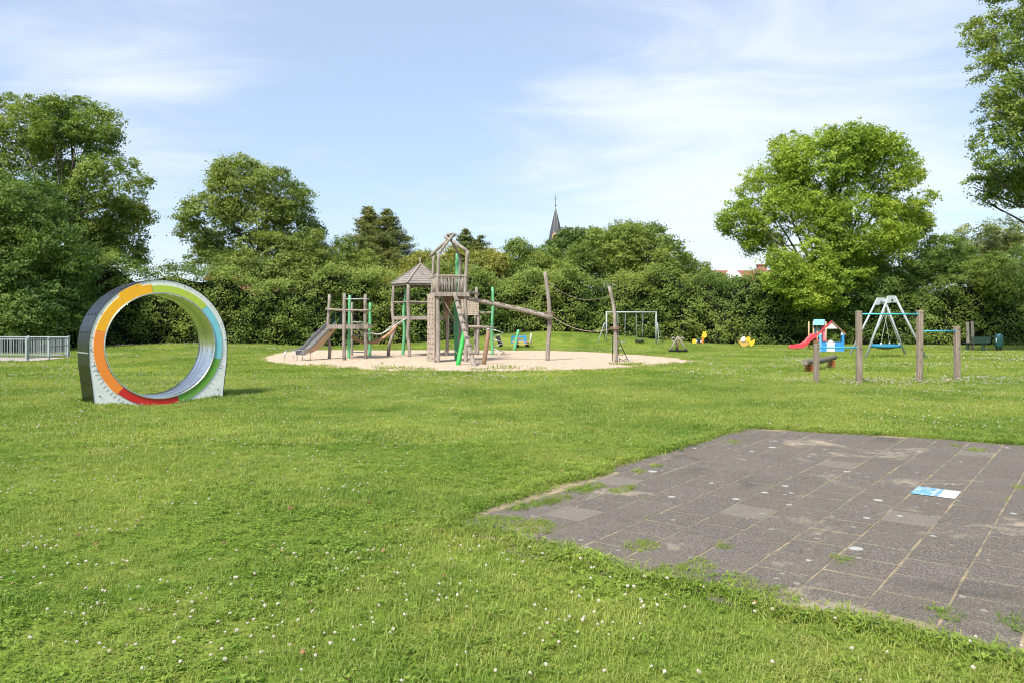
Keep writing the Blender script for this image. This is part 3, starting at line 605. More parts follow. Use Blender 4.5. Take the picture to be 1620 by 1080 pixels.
def build_hedge():
    path = [(-48, 42), (-30, 44.5), (-24, 45.4), (-15, 49.6), (-9, 51.2), (3, 52.4), (13, 54), (28, 53.6), (44, 52), (62, 50)]
    seg = []; L = 0; cum = [0]
    for a, b in zip(path[:-1], path[1:]): L += math.hypot(b[0] - a[0], b[1] - a[1]); cum.append(L)
    cum = np.array(cum); PX = np.array([p[0] for p in path]); PY = np.array([p[1] for p in path])
    # hedges in three runs that meet, as planted
    rs = np.random.RandomState(77)
    runs = [(0, 40, 'clipped leafy hedge running behind the colourful wheel and grey fence', 4.7), (40, 72, 'clipped leafy hedge on the low bank behind the climbing structures', 4.4), (72, L, 'clipped leafy hedge behind the playhouse, basket swing and green bench', 4.2)]
    def P(s): return np.interp(s, cum, PX), np.interp(s, cum, PY)
    for (s0, s1, label, hh) in runs:
        x0, y0 = P((s0 + s1) / 2); x0 = float(x0); y0 = float(y0); root = thing('hedge', (x0, y0, tz(x0, y0)), label, 'hedge', 'hedges around the lawn')
        def height(s): return hh + .55 * np.sin(s * .31 + 1) + .35 * np.sin(s * .83 + 2) + .25 * np.sin(s * 1.9)
        def bulge(s, z): return .34 * np.sin(s * .9 + z * .8) + .22 * np.sin(s * 2.3 - z * 1.7) + .20 * np.sin(s * .37 + 2) + .14 * np.sin(s * 4.1 + z * 3.1)
        nC = int((s1 - s0) * 5.2 * 25)
        s = rs.uniform(s0 - .3, s1 + .3, nC); face = rs.rand(nC)
        top = height(s); z = np.where(face < .80, rs.rand(nC) ** .9 * top, top + rs.normal(size=nC) * .15)
        depth = np.where(face < .80, rs.exponential(.16, nC) - .12, rs.uniform(0, 2.2, nC))
        bx_, by_ = P(s); g = terrain(bx_, by_ - .5)
        shelf = .22 * np.cos(z * 5.2 + s * 1.1 + 2 * np.sin(s * .7))        # leafy tiers with dark slots between
        yy = by_ + depth - bulge(s, z) - shelf - .25 * np.clip(1 - z / top, 0, 1)
        C0 = np.stack([bx_, yy, g + z + .05], 1); tb = np.clip(.40 + .28 * np.sin(s * .53) * np.sin(z * 1.1 + s * .2) + rs.normal(size=nC) * .17, 0, 1)
        k = rs.poisson(11, nC); rep = np.repeat(np.arange(nC), k); C = C0[rep] + rs.normal(size=(len(rep), 3)) * np.array([.17, .12, .11])
        N = rs.normal(size=(len(rep), 3)) * .55 + np.array([-.1, -.65, .55]); N[:, 2] += np.where(face[rep] > .8, .5, 0)
        T = np.clip(tb[rep] + rs.normal(size=len(rep)) * .15, 0, 1); C[:, 2] = np.maximum(C[:, 2], g[rep] + .04)
        S = rs.uniform(.085, .18, len(rep))
        o = bpy.data.objects.new('foliage', leaf_mesh('foliage', C, N, S, 'leaf_hedge', T, rs, (x0, y0, tz(x0, y0)), .7)); COL.objects.link(o); o.parent = root
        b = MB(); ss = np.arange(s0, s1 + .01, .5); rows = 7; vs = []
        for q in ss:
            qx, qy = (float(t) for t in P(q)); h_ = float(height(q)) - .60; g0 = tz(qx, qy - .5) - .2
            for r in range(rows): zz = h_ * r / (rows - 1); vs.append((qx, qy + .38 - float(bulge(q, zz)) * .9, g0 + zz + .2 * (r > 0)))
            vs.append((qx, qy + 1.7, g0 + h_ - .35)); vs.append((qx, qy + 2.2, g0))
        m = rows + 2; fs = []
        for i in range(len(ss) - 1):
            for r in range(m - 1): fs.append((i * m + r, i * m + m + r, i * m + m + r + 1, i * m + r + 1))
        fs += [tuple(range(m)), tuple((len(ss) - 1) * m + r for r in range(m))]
        b.add(vs, fs, True); b.build('light_block_core', 'hedge_core', root)  # solid dark core added behind the leaves to block light, no modelled branches
build_hedge()

# ================================================================ BUILDINGS FAR BEHIND
def church():
    Y = 215; c = at(879, 384, Y); x = c.x; zt = at(879, 328, Y).z; zb = at(879, 388, Y).z; root = thing('church_tower', (x, Y, 0), 'slender dark slate church spire above the trees', 'church tower')
    b = MB(); W = 4.3; b.box((x, Y, zb / 2 - .5), (W, W, zb - 1.0)); b.build('tower', 'brick', root)
    b = MB(); vs = []; lev = [(zb - .6, 2.7), (zb + 1.2, 2.25), (zb + 4.2, 1.65), (zt, .08)]
    for z, r in lev:
        for k in range(8): a = R(22.5 + 45 * k); vs.append((x + r * math.cos(a), Y + r * math.sin(a), z))
    fs = [tuple(range(7, -1, -1)), tuple(range(24, 32))]
    for l in range(3):
        for k in range(8): j = (k + 1) % 8; fs.append((l * 8 + k, l * 8 + j, l * 8 + 8 + j, l * 8 + 8 + k))
    b.add(vs, fs); sp = b.build('spire', 'slate', root)
    b = MB()
    for k in range(8):
        a = R(22.5 + 45 * k); b.tube([(x + r * 1.01 * math.cos(a), Y + r * 1.01 * math.sin(a), z) for z, r in lev], .035, 5)
    b.build('ridge', 'galv_paint', sp)
    b = MB(); zc = at(879, 376, Y).z; yf = Y - 2.0
    b.slab([(x - .75 - .4, yf - .3, zc - 1.2), (x + .75 - .4, yf - .3, zc - 1.2), (x + .75 - .4, yf - .3, zc + .6), (x - .4, yf - .3, zc + 1.5), (x - .75 - .4, yf - .3, zc + .6)], (0, .9, 0)); d = b.build('clock_dormer', 'clockpink', root)
    b = MB(); n = 20; b.slab([(x - .4 + .55 * math.cos(2 * math.pi * k / n), yf - .36, zc + .55 * math.sin(2 * math.pi * k / n)) for k in range(n)], (0, .05, 0)); b.build('clock_face', 'slate', d)
    b = MB(); b.tube([(x - .4 + .55 * math.cos(2 * math.pi * k / n), yf - .38, zc + .55 * math.sin(2 * math.pi * k / n)) for k in range(n)], .09, 6, closed=True); b.beam((x - .4, yf - .42, zc), (x - .4, yf - .42, zc + .42), .06, .06); b.beam((x - .4, yf - .42, zc), (x - .12, yf - .42, zc + .1), .06, .06); b.build('clock_ring', 'gold', d)
    b = MB(); zf = at(880, 309, Y).z; b.tube([(x, Y, zt - .3), (x, Y, zf)], .07, 6); b.ball((x, Y, zt + .45), .22); b.beam((x - .5, Y, zf - 1.1), (x + .5, Y, zf - 1.1), .10, .10); b.ball((x, Y, zf - .35), .13); b.build('finial', 'slate', root)
church()
def house(u0, u1, vr, ve, Y, label, dormer=None, chim=None, deep=8):
    x0 = (u0 - 810) / F * Y; x1 = (u1 - 810) / F * Y; zr = at(0, vr, Y).z; ze = at(0, ve, Y).z; yc = Y + deep / 2 - 2
    root = thing('house', ((x0 + x1) / 2, yc, 0), label, 'house', 'houses behind the hedge'); b = MB(); xc = (x0 + x1) / 2
    b.box((xc, yc, ze / 2 - .1), (x1 - x0 - .5, deep - .6, ze - .2)); b.slab([(x0 + .25, yc - deep / 2 + .3, ze - .2), (x0 + .25, yc + deep / 2 - .3, ze - .2), (x0 + .25, yc, zr - .25)], (.2, 0, 0)); b.slab([(x1 - .45, yc - deep / 2 + .3, ze - .2), (x1 - .45, yc + deep / 2 - .3, ze - .2), (x1 - .45, yc, zr - .25)], (.2, 0, 0)); b.build('wall', 'brick', root)
    b = MB(); b.slab([(x0, yc - deep / 2, ze - .15), (x0, yc, zr), (x0, yc + deep / 2, ze - .15), (x0, yc + deep / 2, ze - .35), (x0, yc, zr - .22), (x0, yc - deep / 2, ze - .35)], (x1 - x0, 0, 0)); rf = b.build('roof', 'rooftile', root)
    for k in range(3):
        xx = x0 + (x1 - x0) * (k + .5) / 3; b = MB(); yy = yc - deep / 2 + .27; b.box((xx, yy, 3.4), (1.3, .12, 1.3)); wnd = b.build('window', 'toy_white', root); b = MB(); b.box((xx, yy - .065, 3.4), (1.1, .02, 1.1)); b.build('pane', 'glass', wnd)
    if dormer:
        ud, vd = dormer; p = at(ud, vd, Y - 1.0); b = MB(); b.slab([(p.x - .8, p.y, p.z - 1.2), (p.x + .8, p.y, p.z - 1.2), (p.x + .8, p.y, p.z - .35), (p.x, p.y, p.z + .4), (p.x - .8, p.y, p.z - .35)], (0, 2.2, 0)); b.build('dormer', 'toy_white', rf)
    if chim:
        for uc, vc, wd in chim:
            p = at(uc, vc, yc); b = MB(); b.box((p.x, yc, p.z - 1.0), (wd, .7, 2.0)); b.box((p.x, yc, p.z + .05), (wd + .15, .85, .12)); b.build('chimney', 'brick', rf)
house(1095, 1245, 426, 455, 78, 'house with orange tiled roof peeping over the hedge beside the lime tree', dormer=(1163, 432), chim=[(1205, 420, .9)])
house(335, 470, 414, 440, 74, 'house with reddish roof half hidden behind the olive green tree', chim=[(376, 404, 1.1)])

# ================================================================ THE COLOURFUL WHEEL
def wheel():
    c = Vector((-7.2, 15.6, 1.125)); d = Vector((.744, .668, 0)).normalized(); n = Vector((-d.y, d.x, 0)); S = .88; Ri, Ro = 1.075, 1.34
    root = thing('play_wheel', (c.x, c.y, 0), 'big hollow wheel with a rainbow ring on a white face and steel drum inside', 'play wheel')
    def P(t, z, s): return c + d * t + n * s + Vector((0, 0, z))
    def outer(k=64):
        pts = []
        for i in range(k + 1): a = math.pi * i / k; pts.append((Ro * math.cos(a), Ro * math.sin(a)))
        pts += [(-Ro * .995, -.35), (-1.28, -.8), (-1.24, -1.2)][0:]
        return pts + [(1.24, -1.2), (1.28, -.8), (Ro * .995, -.35)]
    def plate(s0, s1, name, mat):
        b = MB(); O = outer(); O = [(1.24, -1.2), (1.28, -.8), (Ro * .995, -.35)] + O[:-3]     # from right foot over the top to left foot
        K = len(O); vs = []; fs = []
        # inner points matched along the arc by angle, feet fill down to the ground
        I = []
        for (x, z) in O: a = math.atan2(z, x); I.append(((Ri) * math.cos(a), Ri * math.sin(a)))
        for s in (s0, s1):
            for (x, z) in O: vs.append(P(x, z, s))
            for (x, z) in I: vs.append(P(x, z, s))
        for i in range(K - 1):
            fs.append((i, i + 1, K + i + 1, K + i)); fs.append((2 * K + i, 3 * K + i, 3 * K + i + 1, 2 * K + i + 1)); fs.append((i, 2 * K + i, 2 * K + i + 1, i + 1)); fs.append((K + i, K + i + 1, 3 * K + i + 1, 3 * K + i))
        # under the hole, between the feet
        aL = math.atan2(-1.2, -1.24) + 2 * math.pi; aR = math.atan2(-1.2, 1.24) + 2 * math.pi; m = 24; base = len(vs)
        for s in (s0, s1):
            for q in range(m + 1):
                a = aL + (aR - aL) * q / m; vs.append(P(Ri * math.cos(a), Ri * math.sin(a), s)); t = -1.24 + 2.48 * q / m; vs.append(P(t, -1.2 - .2 * math.sin(math.pi * q / m), s))
        for q in range(m):
            o = base + 2 * q; fs.append((o, o + 1, o + 3, o + 2)); o2 = o + 2 * (m + 1); fs.append((o2, o2 + 2, o2 + 3, o2 + 1)); fs.append((o, o + 2, o2 + 2, o2))
        b.add(vs, fs); return b.build(name, mat, root)
    plate(0, .03, 'front_plate', 'white'); plate(S - .03, S, 'back_plate', 'white')
    # outer shell
    b = MB(); O = outer(); O = [(1.24, -1.2), (1.28, -.8), (Ro * .995, -.35)] + O[:-3]; vs = []; fs = []; K = len(O)
    for (e, s) in ((.012, -.012), (.012, S + .012), (-.012, S - .035), (-.012, .035)):
        for (x, z) in O: r = math.hypot(x, z); k = (r + e) / r; vs.append(P(x * k, z * k if z > -1.1 else z, s))
    for i in range(K - 1):
        for l in range(4): m = (l + 1) % 4; fs.append((l * K + i, m * K + i, m * K + i + 1, l * K + i + 1))
    fs += [tuple(l * K for l in range(4)), tuple(l * K + K - 1 for l in range(4))]
    b.add(vs, fs, True); sh = b.build('outer_shell', 'steel_dark', root)
    sh.data.polygons.foreach_set('use_smooth', [False] * len(sh.data.polygons))
    b = MB()
    for a in (118, 122, 126, 128, 152, 168): 
        for s in ((.2, .45, .7) if a in (122, 152, 168) else (.35, .6) if a != 118 else (.15,)):
            p = P((Ro + .016) * math.cos(R(a)), (Ro + .016) * math.sin(R(a)), s); b.ball(p, .016, 8, 6)
    for z in (-.72,):
        for s in (.2, .45, .7): b.ball(P(-1.30, z, s), .016, 8, 6)
    b.build('bolt', 'black', sh)
    b = MB(); b.beam(P(-Ro - .014, -.12, .02), P(-Ro - .014, -.12, S - .02), .012, .025); b.build('seam_strip', 'galv', sh)
    # drum with ridges
    b = MB(); A = 96; prof = [(-.035, .0), (-.035, .02), (.0, .02)]
    prof = [(-.03, Ri + .012), (-.03, Ri - .012), (.03, Ri - .014)]
    for k, s in enumerate(np.linspace(.06, S - .06, 19)): prof.append((float(s), Ri - .010 - (.018 if k in (5, 6, 9, 12, 13) else 0)))
    prof += [(S + .03, Ri - .014), (S + .03, Ri + .012), (S - .06, Ri + .012), (.06, Ri + .012)]; vs = []; fs = []; n_ = len(prof)
    for i in range(A):
        a = 2 * math.pi * i / A
        for (s, r) in prof: vs.append(P(r * math.cos(a), r * math.sin(a), s))
    for i in range(A):
        j = (i + 1) % A
        for k in range(n_): l = (k + 1) % n_; fs.append((i * n_ + k, i * n_ + l, j * n_ + l, j * n_ + k))
    b.add(vs, fs, True); o = b.build('steel_drum', 'steel', root)
    # colour band
    def band(a0, a1, mat, r0=Ri + .018, r1=1.265, ext=None):
        b = MB(); m = max(2, int(abs(a1 - a0) / 2.5)); inn = []; out = []
        for q in range(m + 1):
            a = a0 + (a1 - a0) * q / m; r = r1
            if ext and ext[0] <= a <= ext[1]: r = ext[2]
            inn.append(P(r0 * math.cos(R(a)), r0 * math.sin(R(a)), -.012)); out.append(P(r * math.cos(R(a)), r * math.sin(R(a)), -.012))
        vs = inn + out; k = len(inn); vs2 = [v + n * .0118 for v in vs]; fs = []
        for q in range(m): fs.append((q, q + 1, k + q + 1, k + q)); fs.append((2 * k + k + q, 2 * k + k + q + 1, k + q + 1, k + q)); fs.append((q, q + 1, 2 * k + q + 1, 2 * k + q))
        fs += [(0, k, 3 * k, 2 * k), (k - 1, 2 * k - 1, 4 * k - 1, 3 * k - 1)]
        b.add(vs + vs2, fs); return b.build('colour_segment', mat, root, {'yellow': 'golden yellow ring segment with a raised tab', 'orange': 'orange ring segment on the left', 'red': 'red ring segment at the bottom', 'leafgreen': 'green ring segment at lower right', 'skyblue': 'light blue ring segment on the right', 'lime': 'lime green ring segment at the top'}[mat])
    band(99.5, 165, 'yellow', ext=(108, 129, 1.33)); band(165.4, 228, 'orange'); band(228.4, 286, 'red', r1=1.245); band(286.4, 345, 'leafgreen', r1=1.235); band(345.4, 402, 'skyblue', r1=1.235); band(402.4, 459.1, 'lime', r1=1.235)
    # printed scale marks
    b = MB(); rnd = random.Random(5)
    for k in range(-26, 214, 3):
        if 106 < k < 131: continue
        big = k % 4 == 0; r0 = 1.325 if k < 180 and k > 0 else 1.36; L = .045 if big else .022
        if k < 0 or k > 180: r0 = 1.30; L += .02
        a = R(k); r1 = r0 - L; b.beam(P(r0 * math.cos(a), r0 * math.sin(a), -.003), P(r1 * math.cos(a), r1 * math.sin(a), -.003), .003, .004)
    for k in list(range(196, 246, 4)) + list(range(296, 334, 5)):
        a = R(k); b.beam(P(1.29 * math.cos(a), 1.29 * math.sin(a), -.003), P(1.36 * math.cos(a), 1.36 * math.sin(a), -.003), .003, .005)
    b.build('scale_marks', 'tick', root)
    b = MB()
    for (t, z) in ((-1.16, -.95), (1.14, -.95), (-1.2, -.45), (1.2, -.5), (-1.31, -.05), (1.31, .1), (.6, -1.0)): b.ball(P(t, z, -.004), .014, 8, 6)
    for k in (20, 70, 112, 124, 150, 172, 195, 340): b.ball(P(1.30 * math.cos(R(k)), 1.30 * math.sin(R(k)), -.008), .011, 8, 6)
    b.build('screw', 'tick', root)
wheel()

# ================================================================ WOODEN PLAYGROUND
def post(root, top, base, Yb, r=.08, mat='wood', bends=(), seed=0, name='post', lbl=None):
    """top,(u,v) base (u,v) pixels on a vertical-ish log; Yb distance"""
    a = at(base[0], base[1], Yb); a.z = -.1; pts = [a] + [at(u, v, Yb) for u, v in bends] + [at(top[0], top[1], Yb)]
    b = MB(); b.log(pts, [r * 1.05] + [r] * (len(pts) - 2) + [r * .95], 10, seed, .10, .3); return b.build(name, mat, root, lbl)
def Yof(v): return F * H / (v - HOR)

def slide_tower():
    root = thing('slide_tower', (at(548, 568, 33.5).x, 33.5, 0), 'low wooden log platform with metal slide at the left end of the sand', 'play tower')
    A = (520.5, 33.2); B = (545, 32.2); E = (578.5, 33.2); D = (557, 36.5); C = (552.5, 33.7); Fp = (585.3, 36.5)
    def X(u, Y): return (u - 810) / F * Y
    post(root, (521.5, 466), (520.5, 568), 33.2, .070, bends=[(522, 552), (519, 520), (520, 495)], seed=1)
    post(root, (544.7, 464.5), (545, 570), 32.2, .072, bends=[(544, 540), (544.5, 500)], seed=2)
    post(root, (578, 466), (578.6, 568), 33.2, .074, bends=[(578.5, 540), (577.5, 500)], seed=3)
    post(root, (557, 478.5), (556.8, 562.6), 36.5, .06, seed=4)
    post(root, (553.4, 467), (551.6, 567), 33.7, .066, 'green_old', seed=5, lbl='faded green round post')
    post(root, (585.6, 479), (585, 562.6), 36.5, .070, 'green_old', seed=6, lbl='faded green round post')
    zd = 1.40; a = Vector((X(520, 33.1), 33.1, zd)); e = Vector((X(583, 33.2), 33.2, zd)); bk = .0
    b = MB(); b.beam((a.x - .05, 32.95, zd), (e.x + .02, 33.05, zd), .05, .16); b.beam((a.x, 35.2, zd), (X(585, 36.5) + .1, 36.4, zd), .05, .15); b.build('platform_beam', 'wood', root)
    b = MB(); k = 0
    for t in np.linspace(0, 1, 13): x = a.x + .05 + (e.x - a.x - .1) * t; b.box((x, 34.2, zd + .09), (.115, 2.3, .03)); 
    b.build('deck', 'wood', root)
    zr = at(0, 490, 33).z; b = MB(); b.log([(a.x - .12, 33.05, zr + .02), ((a.x + e.x) / 2, 33.05, zr - .02), (e.x + .12, 33.1, zr - .03)], .045, 8, 9); b.log([(a.x, 34.8, zr), (X(557, 36.5), 36.4, zr - .05)], .04, 8, 10); b.build('rail', 'wood', root)
    b = MB()
    for vv, u0, u1, yy in ((473.2, 547, 584, 32.9), (510, 557, 578, 34.5), (530.5, 556, 580, 34.5), (556.5, 557, 580, 35)): b.tube([at(u0, vv, yy), at(u1, vv, yy)], .022, 8)
    b.build('rung', 'galv_paint', root)
    # side sails beside the slide entrance
    b = MB()
    for (u0, u1, u2) in ((520.5, 530.5, 530.5), (532, 541, 541)):
        p = [at(u0, 515, 33.6), at(u1, 515, 34.0), at(u2, 491, 34.0)]; b.slab(p, (0, .02, 0))
    b.build('side_panel', M['slate'] if False else 'bench', root)
    # slide
    sl = MB(); t0 = Vector((X(521, 33.1), 33.5, 1.46)); foot = Vector((X(478, 31.8), 31.8, .30)); dirv = (foot - t0); hd = Vector((dirv.x, dirv.y, 0)).normalized(); side = Vector((-hd.y, hd.x, 0)); wd = .23
    path = [t0, t0 + dirv * .12 + Vector((0, 0, -.02)), t0 + dirv * .5 + Vector((0, 0, -.02)), t0 + dirv * .85 + Vector((0, 0, -.06)), t0 + dirv * 1.0 + Vector((0, 0, 0)), t0 + dirv * 1.06 + Vector((0, 0, .05))]
    vs = []; fs = []
    for p in path: vs += [p + side * wd + Vector((0, 0, .17)), p + side * wd, p - side * wd, p - side * wd + Vector((0, 0, .17))]
    for i in range(len(path) - 1):
        for k in range(3): fs.append((i * 4 + k, i * 4 + k + 1, i * 4 + 5 + k, i * 4 + 4 + k))
    m = len(vs); vs += [v + Vector((0, 0, -.03)) if (i % 4 in (1, 2)) else v + (side * (.02 if i % 4 == 0 else -.02)) for i, v in enumerate(vs[:m])]
    fs += [tuple(m + q for q in reversed(f)) for f in fs[:]]; sl.add(vs, fs); slide = sl.build('slide', 'slide_steel', root)
    b = MB()
    for sgn in (1, -1):
        q = [p + side * wd * sgn + Vector((0, 0, .18)) for p in path]; endp = q[-1] + hd * .55; b.tube(q + [endp, endp + hd * .10 + Vector((0, 0, -.06)), Vector((endp.x + hd.x * .13, endp.y + hd.y * .13, -.05))], .022, 8)
    for f_ in (.86, 1.04):
        for sgn in (1, -1): p = t0 + dirv * f_ + side * wd * .9 * sgn; b.tube([(p.x, p.y, p.z - .02), (p.x, p.y, -.05)], .02, 7)
    b.build('handrail', 'steel', slide)
    b = MB(); s_ = -side if side.y > 0 else side
    g = [t0 + s_ * (wd + .03), t0 + dirv * .93 + s_ * (wd + .03), t0 + dirv * .86 + s_ * (wd + .03) + Vector((0, 0, -.14)), t0 + dirv * .55 + s_ * (wd + .03) + Vector((0, 0, -.30)), t0 + s_ * (wd + .03) + Vector((0, 0, -.16))]
    b.slab(g, s_ * .012); b.build('side_board', 'tan', slide)
slide_tower()

HC = Vector(((665 - 810) / F * 36.4, 36.4, 0)); HR = 1.28
def hexv(a, r=HR): return Vector((HC.x + r * math.cos(R(a)), HC.y + r * math.sin(R(a)), 0))
def roofed_tower():
    root = thing('roofed_tower', HC, 'open hexagonal log hut with a pointed shingle roof', 'play tower')
    spec = {192: 'wood', 252: 'wood', 312: 'wood', 12: 'wood', 72: 'wood', 132: 'green_old'}; ze = 3.47
    for k, (a, m) in enumerate(spec.items()):
        p = hexv(a); b = MB(); bend = {192: [(-.24, 0), (-.20, .55), (.03, 1.2), (-.04, 2.2), (.02, 3.4)], 252: [(.06, 0), (0, .7), (-.05, 1.0), (0, 1.8), (-.03, 2.6), (0, 3.4)], 132: [(-.13, 0), (-.04, 1.2), (-.08, 2.0), (.04, 3.0), (.05, 3.4)], 72: [(-.1, 0), (-.03, 1.3), (0, 2.2), (.04, 3.4)]}.get(a, [(0, 0), (.03, 1.5), (0, 3.4)])
        pts = [Vector((p.x + dx, p.y, z - (.1 if i == 0 else 0))) for i, (dx, z) in enumerate(bend)]; b.log(pts, .080 if m == 'wood' else .08, 10, 40 + k, .09, .25); b.build('post', m, root, 'faded green round post' if m != 'wood' else None)
    b = MB(); hx = [hexv(a) for a in spec]
    for i in range(6):
        p, q = hx[i], hx[(i + 1) % 6]; b.beam((p.x, p.y, 1.80), (q.x, q.y, 1.80), .06, .15)
    b.build('deck_beam', 'wood', root)
    b = MB(); b.slab([Vector((v.x, v.y, 1.86)) * 1 for v in [hexv(a, HR * .97) for a in spec]], (0, 0, .035)); b.build('deck', 'wood', root)
    b = MB()
    for i in (0, 2, 3, 4, 5, 1):
        p, q = hx[i], hx[(i + 1) % 6]; b.log([(p.x, p.y, 2.57), ((p.x + q.x) / 2, (p.y + q.y) / 2, 2.54), (q.x, q.y, 2.57)], .035, 8, 60 + i)
    b.build('rail', 'wood', root)
    # shingle roof: stepped courses on six faces
    b = MB(); zt = 4.40; n = 9; apex = Vector((HC.x, HC.y, zt))
    for i, a in enumerate(spec):
        a2 = a + 60; e0 = hexv(a, HR + .14); e1 = hexv(a2, HR + .14); e0.z = e1.z = ze - .06; nrm = ((e1 - e0).cross(apex - e0)).normalized()
        if nrm.z < 0: nrm = -nrm
        for k in range(n):
            t0, t1 = k / n, min(1, (k + 1.15) / n); lo = [e0.lerp(apex, t0), e1.lerp(apex, t0)]; hi = [e1.lerp(apex, t1), e0.lerp(apex, t1)]
            b.slab([lo[0] + nrm * .022, lo[1] + nrm * .022, hi[0], hi[1]], -nrm * .02)
    rf = b.build('roof', 'shingle', root)
    b = MB()
    for a in spec:
        e = hexv(a, HR + .17); e.z = ze - .05; b.beam(e + Vector((0, 0, .03)), apex + Vector((0, 0, .03)), .09, .035)
    for i in range(6): p, q = hexv(list(spec)[i], HR + .05), hexv(list(spec)[i] + 60, HR + .05); b.beam((p.x, p.y, ze - .09), (q.x, q.y, ze - .09), .05, .10)
    b.build('ridge_board', 'wood', rf)
    b = MB(); b.log([(HC.x, HC.y, zt - .1), (HC.x, HC.y, zt + .30)], [.05, .03], 8, 3); b.build('finial', 'wood', rf)
roofed_tower()
def rope_bridge():
    root = thing('rope_bridge', at(605, 560, 34.5) * 1, 'sagging bridge of thick brown rope and pale hand ropes beside the hut', 'rope bridge'); root.location.z = 0
    def arc(pts, Y0, Y1, n=14):
        out = []; m = len(pts)
        for i in range((m - 1) * 6 + 1):
            t = i / 6; k = min(int(t), m - 2); f = t - k; p0, p1, p2, p3 = pts[max(k - 1, 0)], pts[k], pts[k + 1], pts[min(k + 2, m - 1)]
            c = [0.5 * ((2 * p1[j]) + (p2[j] - p0[j]) * f + (2 * p0[j] - 5 * p1[j] + 4 * p2[j] - p3[j]) * f * f + (3 * p1[j] - p0[j] - 3 * p2[j] + p3[j]) * f ** 3) for j in (0, 1)]
            out.append(at(c[0], c[1], Y0 + (Y1 - Y0) * t / (m - 1)))
        return out
    b = MB(); P0 = arc([(557, 533), (566, 538), (580, 541), (592, 541), (606, 535), (618, 526), (628, 515)], 34.4, 35.3); rr = [.055 * (1 + .22 * math.sin(i * 2.3)) for i in range(len(P0))]
    dens = []; 
    for i in range(len(P0) - 1):
        for k in range(4): dens.append(P0[i].lerp(P0[i + 1], k / 4))
    dens.append(P0[-1]); b.tube(dens, [.062 + .016 * (i % 2) for i in range(len(dens))], 9); b.build('foot_rope', 'rope_brown', root)
    for k, (pts, ya, yb) in enumerate((([(558, 518), (570, 524), (586, 527.5), (600, 529), (615, 522), (630, 511), (645, 503)], 34.0, 35.3), ([(586, 527), (603, 528), (618, 517), (632, 505)], 36.3, 36.6))):
        b = MB(); P1 = arc(pts, ya, yb); b.tube(P1, .024, 7); b.build('hand_rope', 'rope_pale', root)
        if k == 0: top = P1
    b = MB()
    for i in range(4, len(top) - 2, 3):
        q = min(P0, key=lambda p: abs(p.x - top[i].x)); b.tube([top[i], q], .010, 5)
    b.build('tie_rope', 'rope_pale', root)
    b = MB(); b.tube([at(586, 496, 36.4), at(605, 488, 36.5), at(628, 480, 36.3)], .010, 5); b.tube([at(586, 500, 36.4), at(605, 496, 36.5), at(628, 488, 36.3)], .008, 5); b.build('upper_wire', 'black', root)
rope_bridge()

